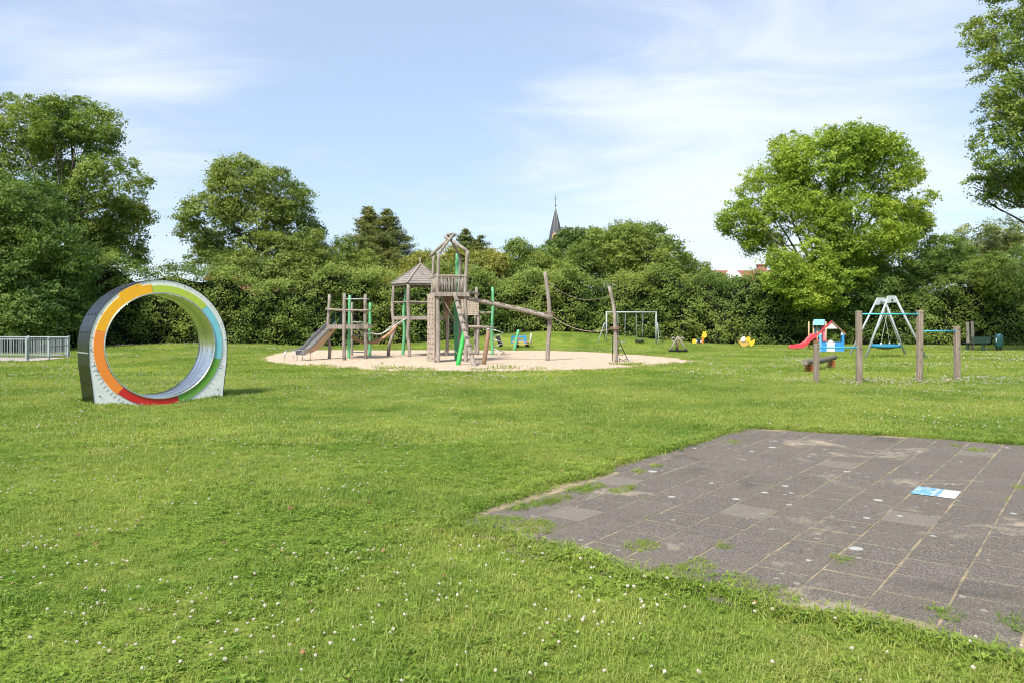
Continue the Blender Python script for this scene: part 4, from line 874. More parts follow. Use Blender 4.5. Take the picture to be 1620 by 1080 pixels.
T1 = Vector((-2.95, 30.25, 0)); T2 = Vector((-1.86, 30.5, 0)); TL = Vector((-3.27, 31.35, 0)); TB = Vector((-2.18, 31.65, 0)); ZD = 2.74
def lookout():
    root = thing('lookout_tower', (T1 + T2 + TL + TB) / 4, 'tallest log tower with a railed deck and crossed poles on top', 'play tower')
    tops = {}
    for k, (p, zt, r) in enumerate(((T1, 4.35, .074), (T2, 4.48, .082), (TL, 4.38, .068), (TB, 4.3, .07))):
        b = MB(); b.log([(p.x, p.y, -.1), (p.x + .02, p.y, 1.4), (p.x - .02, p.y, 2.7), (p.x + (.03 if k != 1 else .07), p.y, zt)], [r * 1.08, r, r, r * .85], 10, 70 + k, .08, .3); b.build('post', 'wood', root)
        tops[k] = Vector((p.x + (.03 if k != 1 else .07), p.y, zt))
    ap = Vector(((712 - 810) / F * 31, 31.0, 5.17))
    for k, (dx, r) in enumerate(((.16, .06), (-.22, .07), (.24, .065), (-.10, .055))):
        b = MB(); e = ap + Vector((dx, (-.05, .05, .0, .1)[k], (.02, -.08, .04, 0)[k])); s = tops[k] + (Vector((-.16, 0, -.06)) if k == 2 else Vector((0, 0, -.02))); b.log([s, s.lerp(e, .5) + Vector((0, 0, .03)), e], [r, r * .95, r * .9], 9, 80 + k, .1, .25); b.build('roof_pole', 'wood', root)
    b = MB(); b.log([ap + Vector((-.15, 0, .0)), ap + Vector((.15, .05, .05))], .05, 8, 5); b.build('crosspiece', 'wood', root)
    q = [T1, T2, TB, TL]; b = MB()
    for i in range(4):
        a, c = q[i], q[(i + 1) % 4]; dd = (c - a).normalized() * .14; o_ = Vector((dd.y, -dd.x, 0)).normalized() * .11; b.beam(Vector((a.x, a.y, ZD - .02)) - dd + o_, Vector((c.x, c.y, ZD - .02)) + dd + o_, .05, .17)
    b.build('deck_beam', 'wood', root)
    b = MB(); b.slab([Vector((p.x, p.y, ZD + .01)) for p in q], (0, 0, .04)); b.build('deck', 'wood', root)
    b = MB(); zr = 3.46
    for i in range(4):
        a, c = q[i], q[(i + 1) % 4]; dd = (c - a).normalized() * .12; b.log([Vector((a.x, a.y, zr)) - dd, Vector((c.x, c.y, zr)) + dd], .045, 8, 90 + i)
    b.build('top_rail', 'wood', root)
    rnd = random.Random(8)
    for i in range(4):
        a, c = q[i], q[(i + 1) % 4]; b = MB()
        for t in np.linspace(.13, .87, 7):
            p = a.lerp(c, t); b.log([(p.x + rnd.uniform(-.02, .02), p.y, ZD + .04), (p.x + rnd.uniform(-.02, .02), p.y, (ZD + zr) / 2), (p.x + rnd.uniform(-.02, .02), p.y, zr)], .026, 7, rnd.randrange(99), .12)
        b.build('railing', 'wood', root)
    # climbing wall
    w0 = Vector((-3.05, 30.34, 0)); w1 = Vector((-3.44, 31.25, 0)); nn = Vector((-(w1 - w0).y, (w1 - w0).x, 0)).normalized() * .05; nn = nn if nn.x < 0 else -nn
    b = MB(); N_ = 15
    for k in range(N_):
        z0 = .0 + k * (ZD + .02) / N_; z1 = z0 + (ZD + .02) / N_ - .008; f0 = .12 * max(0, 1 - z0 / .5); f1 = .12 * max(0, 1 - z1 / .5)
        b.slab([w0 + Vector((0, 0, z0)) + nn * f0 * 8, w1 + Vector((0, 0, z0)) + nn * f0 * 8, w1 + Vector((0, 0, z1)) + nn * f1 * 8, w0 + Vector((0, 0, z1)) + nn * f1 * 8], nn)
    wall = b.build('climbing_wall', 'board', root)
    b = MB()
    for k in range(26):
        z = .15 + (k // 2) * .2 + rnd.uniform(-.03, .03); p = w0.lerp(w1, (.25 if k % 2 else .7) + rnd.uniform(-.1, .1)) + nn * 1.3; f0 = .12 * max(0, 1 - z / .5); b.ball(Vector((p.x, p.y, z)) + nn * f0 * 8, .035, 8, 6, (.8, 1, .7))
    b.build('climbing_hold', 'wood_dark', wall)
    b = MB(); b.beam((T1.x - .12, T1.y + .03, .0), (T1.x - .12, T1.y + .03, ZD - .1), .02, .04); b.build('edge_strip', 'black', wall)
    b = MB()
    for k in range(9): z = ZD - .12 - k * .11; wdt = .40 - k * .032; b.box((T1.x + .13 + wdt / 2, 31.2, z), (wdt, .05, .095))
    b.build('inner_boards', 'wood_brown', root)
    # green slide pole behind the deck
    b = MB(); b.log([at(723, 571, 31.9) + Vector((0, 0, -.1)), at(721.5, 500, 31.9), at(723.5, 450, 31.9), at(724.5, 401, 31.9)], .10, 10, 17, .05); b.build('green_pole', 'green_old', root)
    b = MB(); b.tube([at(692 + 6, 468, 30.3), at(722, 512, 30.6)], .018, 6); b.tube([at(724, 560, 30.9), at(712, 545, 31.5), at(700, 560, 31.3)], .016, 6); b.build('climbing_rope', 'rope', root)
lookout()

def stepped_log(name, label, a, b_, r, n, cat='climbing log'):
    root = thing(name, (b_.x, b_.y, 0), label, cat); m = MB(); m.log([a, a.lerp(b_, .35), a.lerp(b_, .7), b_], [r * .85, r, r, r * 1.12], 12, 21, .07, .25); m.build('log', 'wood', root)
    d = (b_ - a).normalized(); up = Vector((0, 0, 1)); up = (up - d * up.dot(d)).normalized(); side = d.cross(up)
    return root, d, up, side
def climbing_log():
    a = at(719, 464, 30.15); b_ = at(752, 580, 27.6); b_.z = -.12; root, d, up, side = stepped_log('climbing_log', 'steep notched log leaning against the front of the lookout deck', a, b_, .090, 8)
    m = MB()
    for t in np.linspace(.12, .82, 8):
        p = a.lerp(b_, t) + up * .095; m.box(p, (.10, .20, .055), mat=Matrix((d, side, up)).transposed(), bev=.012)
    m.build('step', 'wood_dark', root)
climbing_log()
def leaning(name, label, top, vb, ub, Yb, Yt, r, mat, cat):
    o = MB(); a = at(ub, vb, Yb); a.z = tz(a.x, a.y) - .1; t = at(top[0], top[1], Yt); o.log([a, a.lerp(t, .5), t], [r, r, r], 12, 33, .04, .3); og = thing(name, (a.x, a.y, 0), label, cat); o.build('post', mat, og); return og, a, t
lp, a_, t_ = leaning('leaning_post', 'bright green fat leaning post in the sand before the lookout tower', (735, 522), 577.5, 723.5, 28.4, 29.1, .088, 'green_new', 'post')
b = MB(); b.ball(t_ + Vector((0, 0, .02)), .07, 10, 6, (1, 1, .6)); b.build('cap', 'green_new', lp)
lp, a_, t_ = leaning('leaning_post', 'brown leaning round post in the sand right of the notched log', (773, 523), 576.7, 764.5, 28.8, 28.9, .085, 'wood_brown', 'post')
b = MB(); b.tube([t_ + Vector((-.11, 0, .03)), t_ + Vector((0, 0, .05)), t_ + Vector((.11, 0, .03))], .02, 7); b.build('steel_bracket', 'galv', lp)
lp, a_, t_ = leaning('leaning_post', 'pale green leaning post at the back edge of the sand', (820, 522.5), 552.8, 812.8, 43.2, 43.2, .085, 'green_old', 'post')
b = MB(); b.ball(t_, .082, 10, 6, (1, 1, .5)); b.build('cap', 'green_old', lp)

def rear_platform():
    root = thing('net_platform', (at(755, 560, 37.0).x, 37.0, 0), 'rear log frame with plank panel, dark net and spiral steel climber', 'play tower'); Y = 37.0
    post(root, (754, 455), (755.5, 562), Y, .076, bends=[(756, 530), (757, 505), (754, 480)], seed=51)
    post(root, (751.5, 500), (751.5, 562), Y + .6, .06, seed=52)
    post(root, (779, 454.5), (779, 561.6), Y, .064, 'green_old', bends=[(778, 520), (780, 480)], seed=53, lbl='faded green round post')
    post(root, (727, 470), (727, 562), Y + .3, .08, seed=54)
    b = MB(); b.log([at(757, 495, Y), at(781, 494.5, Y)], .05, 8, 3); b.log([at(738, 516.5, Y), at(755, 517, Y - .1), at(781, 518.5, Y)], .07, 8, 4); b.log([at(741, 461, 31.6), at(757, 466, Y)], .06, 8, 6); b.build('crossbar', 'wood', root)
    b = MB(); zt = at(0, 474, Y).z; zb = at(0, 499, Y).z; n = 9
    for k in range(n): z = zb + (zt - zb) * (k + .5) / n; b.box(((729 + 757.5) / 2 / F * Y - 810 / F * Y, Y - .12, z), (28.5 / F * Y, .03, (zt - zb) / n - .008))
    b.build('plank_panel', 'board', root)
    b = MB(); xs = np.linspace(702, 729, 17); vs_ = np.linspace(487, 526, 19)
    for u in xs: b.tube([at(u, 487, Y + .2), at(u, 526, Y + .2)], .012, 4)
    for v in vs_: b.tube([at(702, v, Y + .2), at(729, v, Y + .2)], .012, 4)
    b.build('net', 'rope_black', root)
    # spiral climber
    b = MB(); pts = []; cx = at(786, 540, Y).x
    for i in range(90):
        t = i / 89; a = t * 2 * math.pi * 3 + 2.2; z = 1.38 - 1.4 * t; rr = .27; pts.append((cx + rr * math.cos(a) + .08 * t, Y + .1 + rr * math.sin(a), z))
    b.tube([at(774, 518, Y)] + pts, .022, 7); sp = b.build('spiral_climber', 'galv', root)
    b = MB(); b.tube([at(787, 532, Y + 1.5), at(793, 548, Y + 1.5)], .10, 9); b.build('rubber_tube', 'black', root)
    b = MB(); b.tube([at(749, 477, Y - .3), at(757, 500, Y - .3), at(767, 517, Y - .1)], .015, 6); b.build('climbing_rope', 'rope', root)
rear_platform()

def walkway():
    P = at(868, 571, 31.5); root = thing('log_walkway', (P.x, P.y, 0), 'long sloping cleated log resting on a tall crooked post', 'walkway')
    b = MB(); a = at(727, 470, 31.3); c = at(874, 502.5, 31.35); b.log([a, a.lerp(c, .33) + Vector((0, 0, .03)), a.lerp(c, .66) + Vector((0, 0, .04)), c], [.08, .095, .10, .105], 12, 61, .07, .3); b.build('log', 'wood', root)
    d = (c - a).normalized(); up = Vector((0, 0, 1)); up = (up - d * up.dot(d)).normalized(); s = d.cross(up); b = MB()
    for t in np.linspace(.10, .93, 8): b.box(a.lerp(c, t) + up * .100, (.22, .20, .035), mat=Matrix((d, s, up)).transposed(), bev=.01)
    b.build('cleat', 'wood_dark', root)
    b = MB(); pts = [at(866, 571, 31.6), at(867.5, 540, 31.6), at(869.5, 515, 31.6), at(869.5, 495, 31.6), at(867, 465, 31.6), at(862, 430, 31.6)]; pts[0].z = -.1; b.log(pts, [.092, .09, .09, .086, .08, .07], 12, 62, .08, .3); b.build('post', 'wood', root)
    b = MB(); q = at(869.5, 497, 31.6)
    for dz in (0, .07): b.tube([q + Vector((.19 * math.cos(k * math.pi / 6), .19 * math.sin(k * math.pi / 6), dz)) for k in range(12)], .016, 6, closed=True)
    for k in range(4): a_ = k * math.pi / 2 + .6; b.tube([q + Vector((.1 * math.cos(a_), .1 * math.sin(a_), 0)), q + Vector((.24 * math.cos(a_), .24 * math.sin(a_), .06))], .018, 6)
    b.build('collar', 'wood_brown', root)
walkway()
def net_post():
    P = at(974, 573, 30.5); root = thing('net_post', (P.x, P.y, 0), 'tall crooked single post at the right end of the sand with a black rope net', 'post')
    b = MB(); pts = [at(974.5, 573, 30.5), at(974, 540, 30.5), at(973, 515, 30.5), at(971, 485, 30.5), at(963.5, 453, 30.5)]; pts[0].z = -.1; b.log(pts, [.085, .082, .08, .076, .062], 12, 63, .08, .3); b.build('post', 'wood', root)
    b = MB(); q = at(973, 520, 30.5)
    for dz in (0, .06): b.tube([q + Vector((.16 * math.cos(k * math.pi / 6), .16 * math.sin(k * math.pi / 6), dz)) for k in range(12)], .02, 6, closed=True)
    b.box(q + Vector((0, 0, .03)), (.42, .05, .05)); b.build('collar', 'wood_brown', root)
    b = MB(); t = at(976, 533, 30.6); f0 = at(980, 573, 31.2); f0.z = .02; f1 = at(994, 570, 31.5); f1.z = .02; f2 = at(969, 570, 31.2); f2.z = .02
    b.tube([t, f1], .016, 6); b.tube([t, f0], .014, 6); b.tube([at(969, 532, 30.6), f2], .016, 6)
    for k in (.3, .5, .7, .9): b.tube([t.lerp(f0, k), t.lerp(f0, k).lerp(t.lerp(f1, k), .5) + Vector((0, 0, -.06)), t.lerp(f1, k)], .013, 6)
    b.build('rope_net', 'rope_black', root)
net_post()
b = MB(); A_ = at(876, 502, 31.5); B_ = at(968, 520, 30.6); pts = [A_.lerp(B_, t) + Vector((0, 0, -.55 * 4 * t * (1 - t) * .55)) for t in np.linspace(0, 1, 16)]; b.tube(pts, .012, 6)
props(b.build('slack_rope', 'rope', None), 'slack foot rope slung between the two crooked posts', 'rope')
b = MB(); A_ = at(864, 444, 31.5); B_ = at(963, 468, 30.6); pts = [A_.lerp(B_, t) + Vector((0, 0, -.42 * 4 * t * (1 - t))) for t in np.linspace(0, 1, 16)]; b.tube(pts, .0055, 6)
for k in (3, 6, 9): b.ball(pts[k], .022, 8, 6)
props(b.build('hand_line', 'rope', None), 'thin pale hand line sagging between the tops of the two crooked posts', 'rope')

# ================================================================ SWING WITH TWO SEATS
def swing_set():
    Y = 48.0; x0 = (959.5 - 810) / F * Y; x1 = (1038 - 810) / F * Y; zt = 2.24; xc = (x0 + x1) / 2; g = lambda x, y: tz(x, y) - .05
    root = thing('swing_set', (xc, Y, tz(xc, Y)), 'grey tubular swing frame with two hanging seats before the hedge', 'swing')
    b = MB(); b.tube([(x0 - .06, Y, zt), (x1 + .06, Y, zt)], .045, 10); b.build('crossbar', 'galv_paint', root)
    for x in (x0, x1):
        b = MB(); b.tube([(x, Y, g(x, Y)), (x, Y, zt - .02)], .045, 10); b.build('upright', 'galv_paint', root)
    for (p0, p1) in ((at(956, 511, Y - .1), at(945.5, 549, Y - .5)), (at(957, 512, Y + .1), at(956, 548, Y + .9)), (at(1040, 511, Y - .1), at(1043, 549, Y - .4)), (at(1041, 512, Y + .1), at(1049, 544, Y + .9))):
        b = MB(); p1.z = g(p1.x, p1.y); up = Vector((x0 if p0.x < xc else x1, Y, p0.z + .02)); b.tube([up, p0, p1], .028, 8); b.build('brace', 'galv_paint', root)
    for (ua, ub, vs, kind) in ((978, 988.5, 540.5, 0), (1007, 1016.5, 538.5, 1)):
        za = at(0, vs, Y).z; xa = (ua - 810) / F * Y; xb = (ub - 810) / F * Y; b = MB()
        b.tube([(xa - .03, Y, zt - .04), (xa + .02, Y, za)], .012, 6); b.tube([(xb + .03, Y, zt - .04), (xb, Y, za)], .012, 6); ch = b.build('chain', 'galv_paint', root)
        b = MB()
        if kind == 0: b.box(((xa + xb) / 2, Y, za), (xb - xa + .06, .18, .04), bev=.012)
        else:
            cx = (xa + xb) / 2; b.tube([(cx + .24 * math.cos(k * math.pi / 8), Y + .2 * math.sin(k * math.pi / 8), za - .03) for k in range(16)], .07, 8, closed=True); b.box((cx, Y, za - .07), (.4, .34, .03))
        b.build('seat', 'black' if kind else 'galv_paint', ch, 'black tyre like seat' if kind else 'thin pale flat seat')
swing_set()

# ================================================================ SPINNER, SPRING TOYS
def spinner():
    c = at(1072.5, 557, 40.9); c.z = 0; root = thing('spinner', c, 'low tripod of weathered poles on a round base near the swing', 'spinner')
    b = MB(); n = 20; b.slab([c + Vector((.52 * math.cos(2 * math.pi * k / n), .52 * math.sin(2 * math.pi * k / n), .05)) for k in range(n)], (0, 0, .07)); b.build('platform', 'steel_dark', root)
    ap = c + Vector((0, 0, .84))
    for a in (190, 350, 90): b = MB(); b.log([c + Vector((.46 * math.cos(R(a)), .46 * math.sin(R(a)), .10)), ap], [.05, .045], 9, a, .06); b.build('pole', 'wood', root)
    b = MB(); b.log([c + Vector((0, -.02, .1)), ap], .04, 8, 4); b.build('centre_pole', 'wood_brown', root)
    b = MB()
    for s in (-1, 1): q = c + Vector((s * .24, 0, .70)); b.tube([q + Vector((.09 * math.cos(k * .55), 0, .09 * math.sin(k * .55))) for k in range(10)], .018, 6)
    b.build('handle', 'rope_pale', root)
spinner()
def spring(c, r, h, turns=4, th=.018, mat='rust'):
    b = MB(); n = turns * 14; b.tube([(c.x + r * math.cos(2 * math.pi * turns * i / n), c.y + r * math.sin(2 * math.pi * turns * i / n), c.z + h * i / n) for i in range(n + 1)], th, 7); return b
def rider_plate(pts, Y, th):
    return [at(u, v, Y) - Vector((0, th / 2, 0)) for u, v in pts]
def giraffe():
    Y = 50.5; c = at(1105.5, 549, Y); c.z = 0; root = thing('spring_rider', c, 'yellow and orange giraffe spring rider near the hedge', 'spring rider', 'spring riders on the lawn')
    b = spring(c + Vector((0, 0, .02)), .10, .38, 4, .03, 'black'); b.build('spring', 'black', root)
    b = MB(); b.box(c + Vector((-.02, 0, .47)), (.34, .26, .12), bev=.03); b.build('seat', 'bench', root)
    b = MB(); b.slab(rider_plate([(1109.5, 543), (1112, 544), (1113, 537), (1113.5, 534), (1110.5, 533), (1109, 539)], Y, .10), (0, .10, 0)); b.build('neck', 'toy_orange', root)
    b = MB(); b.slab(rider_plate([(1110, 534), (1113.4, 534.5), (1117, 533.5), (1118, 530), (1116.5, 527), (1117.3, 524.5), (1115.8, 524), (1114.5, 526), (1113, 524), (1112, 526), (1111.5, 529)], Y - .02, .12), (0, .12, 0)); b.build('head', 'toy_yellow', root)
    b = MB(); n = 14; b.slab([at(1098.6, 540, Y) + Vector((.15 * math.cos(2 * math.pi * k / n), -.05, .17 * math.sin(2 * math.pi * k / n))) for k in range(n)], (0, .10, 0)); b.build('rump_panel', 'toy_yellow', root)
    b = MB(); b.box(at(1101.7, 539.5, Y), (.10, .22, .12), bev=.02); b.box(at(1108.6, 539.8, Y), (.10, .22, .12), bev=.02); b.build('grip', 'toy_white', root)
giraffe()
def chick():
    Y = 49.0; c = at(1179, 550, Y); c.z = 0; root = thing('spring_rider', c, 'golden yellow chick shaped spring rider with a white wing', 'spring rider', 'spring riders on the lawn')
    b = spring(c + Vector((0, 0, .02)), .10, .24, 3, .03); b.build('spring', 'black', root)
    b = MB(); b.slab(rider_plate([(1166.6, 536.5), (1168.5, 540), (1172, 538.8), (1178, 540), (1181, 539), (1184, 541), (1183, 545), (1178, 547.8), (1172, 547.5), (1169, 543)], Y, .30), (0, .30, 0)); b.build('body', 'gold', root)
    b = MB(); b.slab(rider_plate([(1178.5, 537), (1181, 533.5), (1185, 532.6), (1187.3, 535), (1186.5, 539), (1189, 540), (1193.5, 536.5), (1194, 540), (1191, 546), (1187, 548), (1185, 544), (1182, 543.5)], Y - .1, .10), (0, .12, 0)); b.build('head_panel', 'toy_yellow', root)
    b = MB(); b.slab(rider_plate([(1171, 538), (1173.5, 533.5), (1177.5, 532.2), (1178.8, 535.5), (1178.4, 540), (1173, 540.6)], Y - .16, .08), (0, .05, 0)); b.build('wing', 'toy_white', root)
    b = MB(); b.tube([at(1172, 530, Y), at(1176, 529, Y)], .02, 6); b.tube([at(1184, 528, Y), at(1188, 525.5, Y)], .02, 6); b.tube([at(1174, 529.5, Y), at(1175, 534, Y)], .015, 6); b.tube([at(1186, 527, Y), at(1185, 534, Y)], .015, 6); b.build('handlebar', 'rope', root)
chick()
def blue_rocker():
    Y = 46.0; c = at(826, 549, Y); c.z = tz(c.x, c.y); root = thing('spring_rocker', c, 'blue four seat spring rocker behind the pale green leaning post', 'spring rocker')
    dz = c.z
    for u in (818, 834): b = spring(at(u, 0, Y) * 1 + Vector((0, 0, -at(u, 0, Y).z + dz + .02)), .11, .34, 3, .035); b.build('spring', 'black', root)
    b = MB(); b.beam(at(810, 540, Y), at(838, 540, Y), .30, .06); b.beam(at(812, 543.5, Y - .2), at(836, 543.5, Y - .2), .05, .05); b.build('base_board', 'tan', root)
    b = MB(); b.beam(at(811, 533, Y), at(832, 532.5, Y), .10, .10); b.beam(at(814, 538.3, Y - .1), at(834, 538.6, Y - .1), .06, .05); b.build('rail', 'toy_blue', root)
    for (us, m) in ((810.5, 'basket'), (831, 'toy_blue')):
        b = MB(); b.slab(rider_plate([(us - 1.8, 543), (us + 1.6, 543), (us + 2, 536), (us + 1.2, 532), (us + .8, 529.5), (us - .6, 529.5), (us - 1, 532.5), (us - 2.2, 537)], Y - .1, .1), (0, .12, 0)); b.build('side_panel', m, root)
    b = MB(); b.log([at(841, 545, Y), at(839, 536, Y), at(840.5, 527.5, Y)], .05, 8, 2); b.build('end_handle', 'rope_pale', root)
    b = MB(); b.box(at(821.5, 536, Y), (.14, .2, .16), bev=.03); b.build('seat', 'rust', root)
blue_rocker()
def spring_log():
    a = at(1273, 573, 24.2); b_ = at(1321, 564.5, 27.4); root = thing('spring_log', ((a.x + b_.x) / 2, 26.8, 0), 'grey horizontal log on two rusty springs behind the shortest bar post', 'balance log')
    b = MB(); b.log([a, a.lerp(b_, .5) + Vector((0, 0, -.03)), b_], [.105, .10, .085], 14, 5, .05, .2); b.build('log', 'wood_dark', root)
    b = MB(); d = (a - b_).normalized(); b.tube([a + d * .002, a + d * .02], [.088, .08], 14); b.build('end_grain', 'wood', root)
    for t in (.13, .86): p = a.lerp(b_, t); z = tz(p.x, p.y); q = Vector((p.x, p.y, z - .01)); spring(q, .125, p.z - .08 - z, 4, .024).build('spring', 'rust', root)
spring_log()

# ================================================================ PLAYHOUSE
def playhouse():
    Y = 41.0; X = lambda u, y=Y: (u - 810) / F * y; root = thing('playhouse', (X(1316), Y + .5, 0), 'small blue playhouse with red edged gable roof and a white figure panel', 'playhouse')
    zl = at(0, 541, Y).z; g = [(1297, 1308.5), (1320.5, 1335)]
    for (u0, u1) in g: b = MB(); b.box(((X(u0) + X(u1)) / 2, Y, zl / 2 + .02), (X(u1) - X(u0), .04, zl - .04)); b.build('wall_panel', 'toy_blue', root)
    b = MB(); pts = [(1308, 557), (1320.5, 557), (1321, 549), (1320, 545), (1322, 541.5), (1318, 541), (1316.5, 538), (1312, 538), (1310.5, 541), (1307, 541.5), (1309, 546), (1308.2, 550)]
    b.slab([at(u, min(v, 556.5), Y - .06) for u, v in pts], (0, .05, 0)); b.build('figure_panel', 'toy_white', root)
    for (u, y) in ((1297.5, Y), (1333.5, Y), (1299.5, Y + 1.3), (1331.5, Y + 1.3)):
        b = MB(); b.box((X(u, y), y, (at(0, 529, Y).z) / 2), (.10, .10, at(0, 529, Y).z)); b.build('corner_post', 'toy_lightblue' if u < 1310 else 'toy_blue', root)
    b = MB(); ap = at(1315.5, 510, Y); el = at(1292, 530.5, Y); er = at(1337.5, 530, Y); t = Vector((0, 0, .05))
    for e in (el, er): b.slab([e, ap, ap + t, e + t], (.56, 1.35, 0))
    b.build('roof', 'toy_white', root)
    b = MB(); b.beam(el + Vector((0, -.03, .03)), ap + Vector((0, -.03, .06)), .05, .07); b.build('gable_board', 'toy_red', root, 'red left roof edge')
    b = MB(); b.beam(er + Vector((0, -.03, .03)), ap + Vector((0, -.03, .05)), .05, .08); b.build('gable_board', 'wood_brown', root, 'brown right roof edge')
    b = MB(); b.slab([at(1306.5, 520, Y - .02), at(1325, 520, Y - .02), at(1315.5, 511, Y - .02)], (0, .03, 0)); b.slab([at(1330.5, 530.5, Y - .02), at(1337, 530.5, Y - .02), at(1331, 525, Y - .02)], (0, .03, 0)); b.slab([at(1293, 530.5, Y - .02), at(1299.5, 530.5, Y - .02), at(1299.5, 525.5, Y - .02)], (0, .03, 0)); b.build('gable_infill', 'toy_white', root)
    b = MB(); b.box(((X(1298, Y + 1.3) + X(1333, Y + 1.3)) / 2, Y + 1.3, .28), (X(1333) - X(1298), .04, .5)); b.build('back_panel', 'toy_blue', root)
    # little slide tower behind it
    Y2 = 44.5; X2 = lambda u: (u - 810) / F * Y2; rt = thing('toddler_slide', (X2(1292), Y2 + .3, 0), 'red toddler slide on a small tower with a light blue roof', 'slide tower')
    for (u, y) in ((1287, 0), (1294, .1), (1306.5, 0), (1309, .8), (1288, .8)):
        b = MB(); b.tube([(X2(u), Y2 + y, -.05), (X2(u), Y2 + y, at(0, 509, Y2).z)], .045, 8); b.build('post', 'tan', rt)
    b = MB(); b.slab([at(1286, 514.5, Y2 - .2), at(1304, 514.5, Y2 - .2), at(1305, 506.5, Y2 + .2), at(1288, 506.5, Y2 + .2)], (0, .04, .04)); b.slab([at(1305, 506.5, Y2 + .2), at(1288, 506.5, Y2 + .2), at(1289, 514, Y2 + .9), at(1306, 514, Y2 + .9)], (0, .03, .04)); b.build('roof', 'toy_lightblue', rt)
    b = MB(); b.box((X2(1296), Y2 + .4, at(0, 539, Y2).z), (.9, .9, .06)); b.build('deck', 'toy_red', rt)
    b = MB(); b.box((X2(1295), Y2 + .2, at(0, 526, Y2).z), (.34, .04, .55)); b.build('front_panel', 'toy_lightblue', rt)
    for u, m in ((1302.5, 'toy_red'), (1305.2, 'pink'), (1308, 'mauve')):
        b = MB(); z0, z1 = at(0, 540, Y2).z, at(0, 513, Y2).z; b.slab([(X2(u) - .05, Y2 + .1, z0), (X2(u) + .05, Y2 + .1, z0), (X2(u) + .05, Y2 + .1, z1 - .05), (X2(u), Y2 + .1, z1), (X2(u) - .05, Y2 + .1, z1 - .05)], (0, .05, 0)); b.build('pillar', m, rt)
    # chute
    prof = [(1250, 549), (1258, 548.5), (1266, 547.5), (1274, 543.5), (1280, 536), (1285, 532), (1290, 531)]
    vs = []; fs = []; W = .45
    for (u, v) in prof:
        p = at(u, v, Y2 - .15); p.z = max(p.z, .10)
        vs += [p + Vector((0, -W / 2, .14)), p + Vector((0, -W / 2 + .05, 0)), p + Vector((0, W / 2 - .05, 0)), p + Vector((0, W / 2, .14)), p + Vector((0, W / 2, -.08)), p + Vector((0, -W / 2, -.12 if u > 1262 else -.06))]
    for i in range(len(prof) - 1):
        for k in range(6): l = (k + 1) % 6; fs.append((i * 6 + k, i * 6 + l, i * 6 + 6 + l, i * 6 + 6 + k))
    fs += [tuple(range(6)), tuple((len(prof) - 1) * 6 + k for k in range(6))]
    b = MB(); b.add(vs, fs); b.build('slide', 'toy_red', rt)
    b = MB()
    for k in range(4): b.box((X2(1290.5), Y2 - .35 + k * .02, .10 + k * .13), (.5, .14, .03))
    b.tube([(X2(1286), Y2 - .4, 0), (X2(1288.5), Y2 - .2, .62)], .025, 7); b.tube([(X2(1295), Y2 - .4, 0), (X2(1295), Y2 - .2, .62)], .025, 7); b.build('steps', 'tan', rt)
playhouse()

# ================================================================ EXERCISE BARS
def bars():
    ps = [(1291.5, 541, 604.3, 'shortest square wooden bar post, leftmost of the row'), (1359, 490.5, 605.3, 'tall square wooden bar post, left of the high teal bar'), (1455, 490.5, 604.3, 'tall square wooden bar post, between the high and middle bars'), (1514, 517, 602, 'mid height square wooden bar post, rightmost of the row')]
    Ps = []
    for k, (u, vt, vb, lb) in enumerate(ps):
        Y = Yof(vb); x = (u - 810) / F * Y; zt = at(u, vt, Y).z; o = thing('bar_post', (x, Y, tz(x, Y)), lb, 'post', 'posts of the turning bars'); b = MB(); wd = .135 if k else .125
        m = Matrix.Rotation(R((14, 3, 6, 8)[k]), 3, 'Z') @ Matrix.Rotation(R((.4, -.3, .5, -.4)[k]), 3, 'Y')
        b.box((x, Y, (zt - .25) / 2 + tz(x, Y)), (wd, wd, zt + .25), mat=m, bev=.014); b.build('timber', 'wood_post', o)
        b = MB()
        for zz in (zt - .07, .9): b.ball((x + .02, Y - wd / 2 - .004, zz), .014, 8, 5)
        b.build('bolt', 'black', o); Ps.append((x, Y))
    for k, (i, j, v, m, lb) in enumerate(((0, 1, 549.5, 'bar_blue', 'lowest blue steel bar at left of the bar row'), (1, 2, 497, 'bar_teal', 'highest teal steel bar of the bar row'), (2, 3, 524, 'bar_blue', 'middle height blue steel bar at right of the bar row'))):
        (xa, ya), (xb, yb) = Ps[i], Ps[j]; z = at(0, v, 20.3).z; b = MB(); a = Vector((xa, ya, z)); c = Vector((xb, yb, z)); d = (c - a).normalized() * .062
        b.tube([a + d, c - d], .021, 12); b.tube([a + d, a + d * 1.3], .035, 12); b.tube([c - d * 1.3, c - d], .035, 12)
        o = b.build('turning_bar', m, None); props(o, lb, 'bar', 'turning bars')
bars()

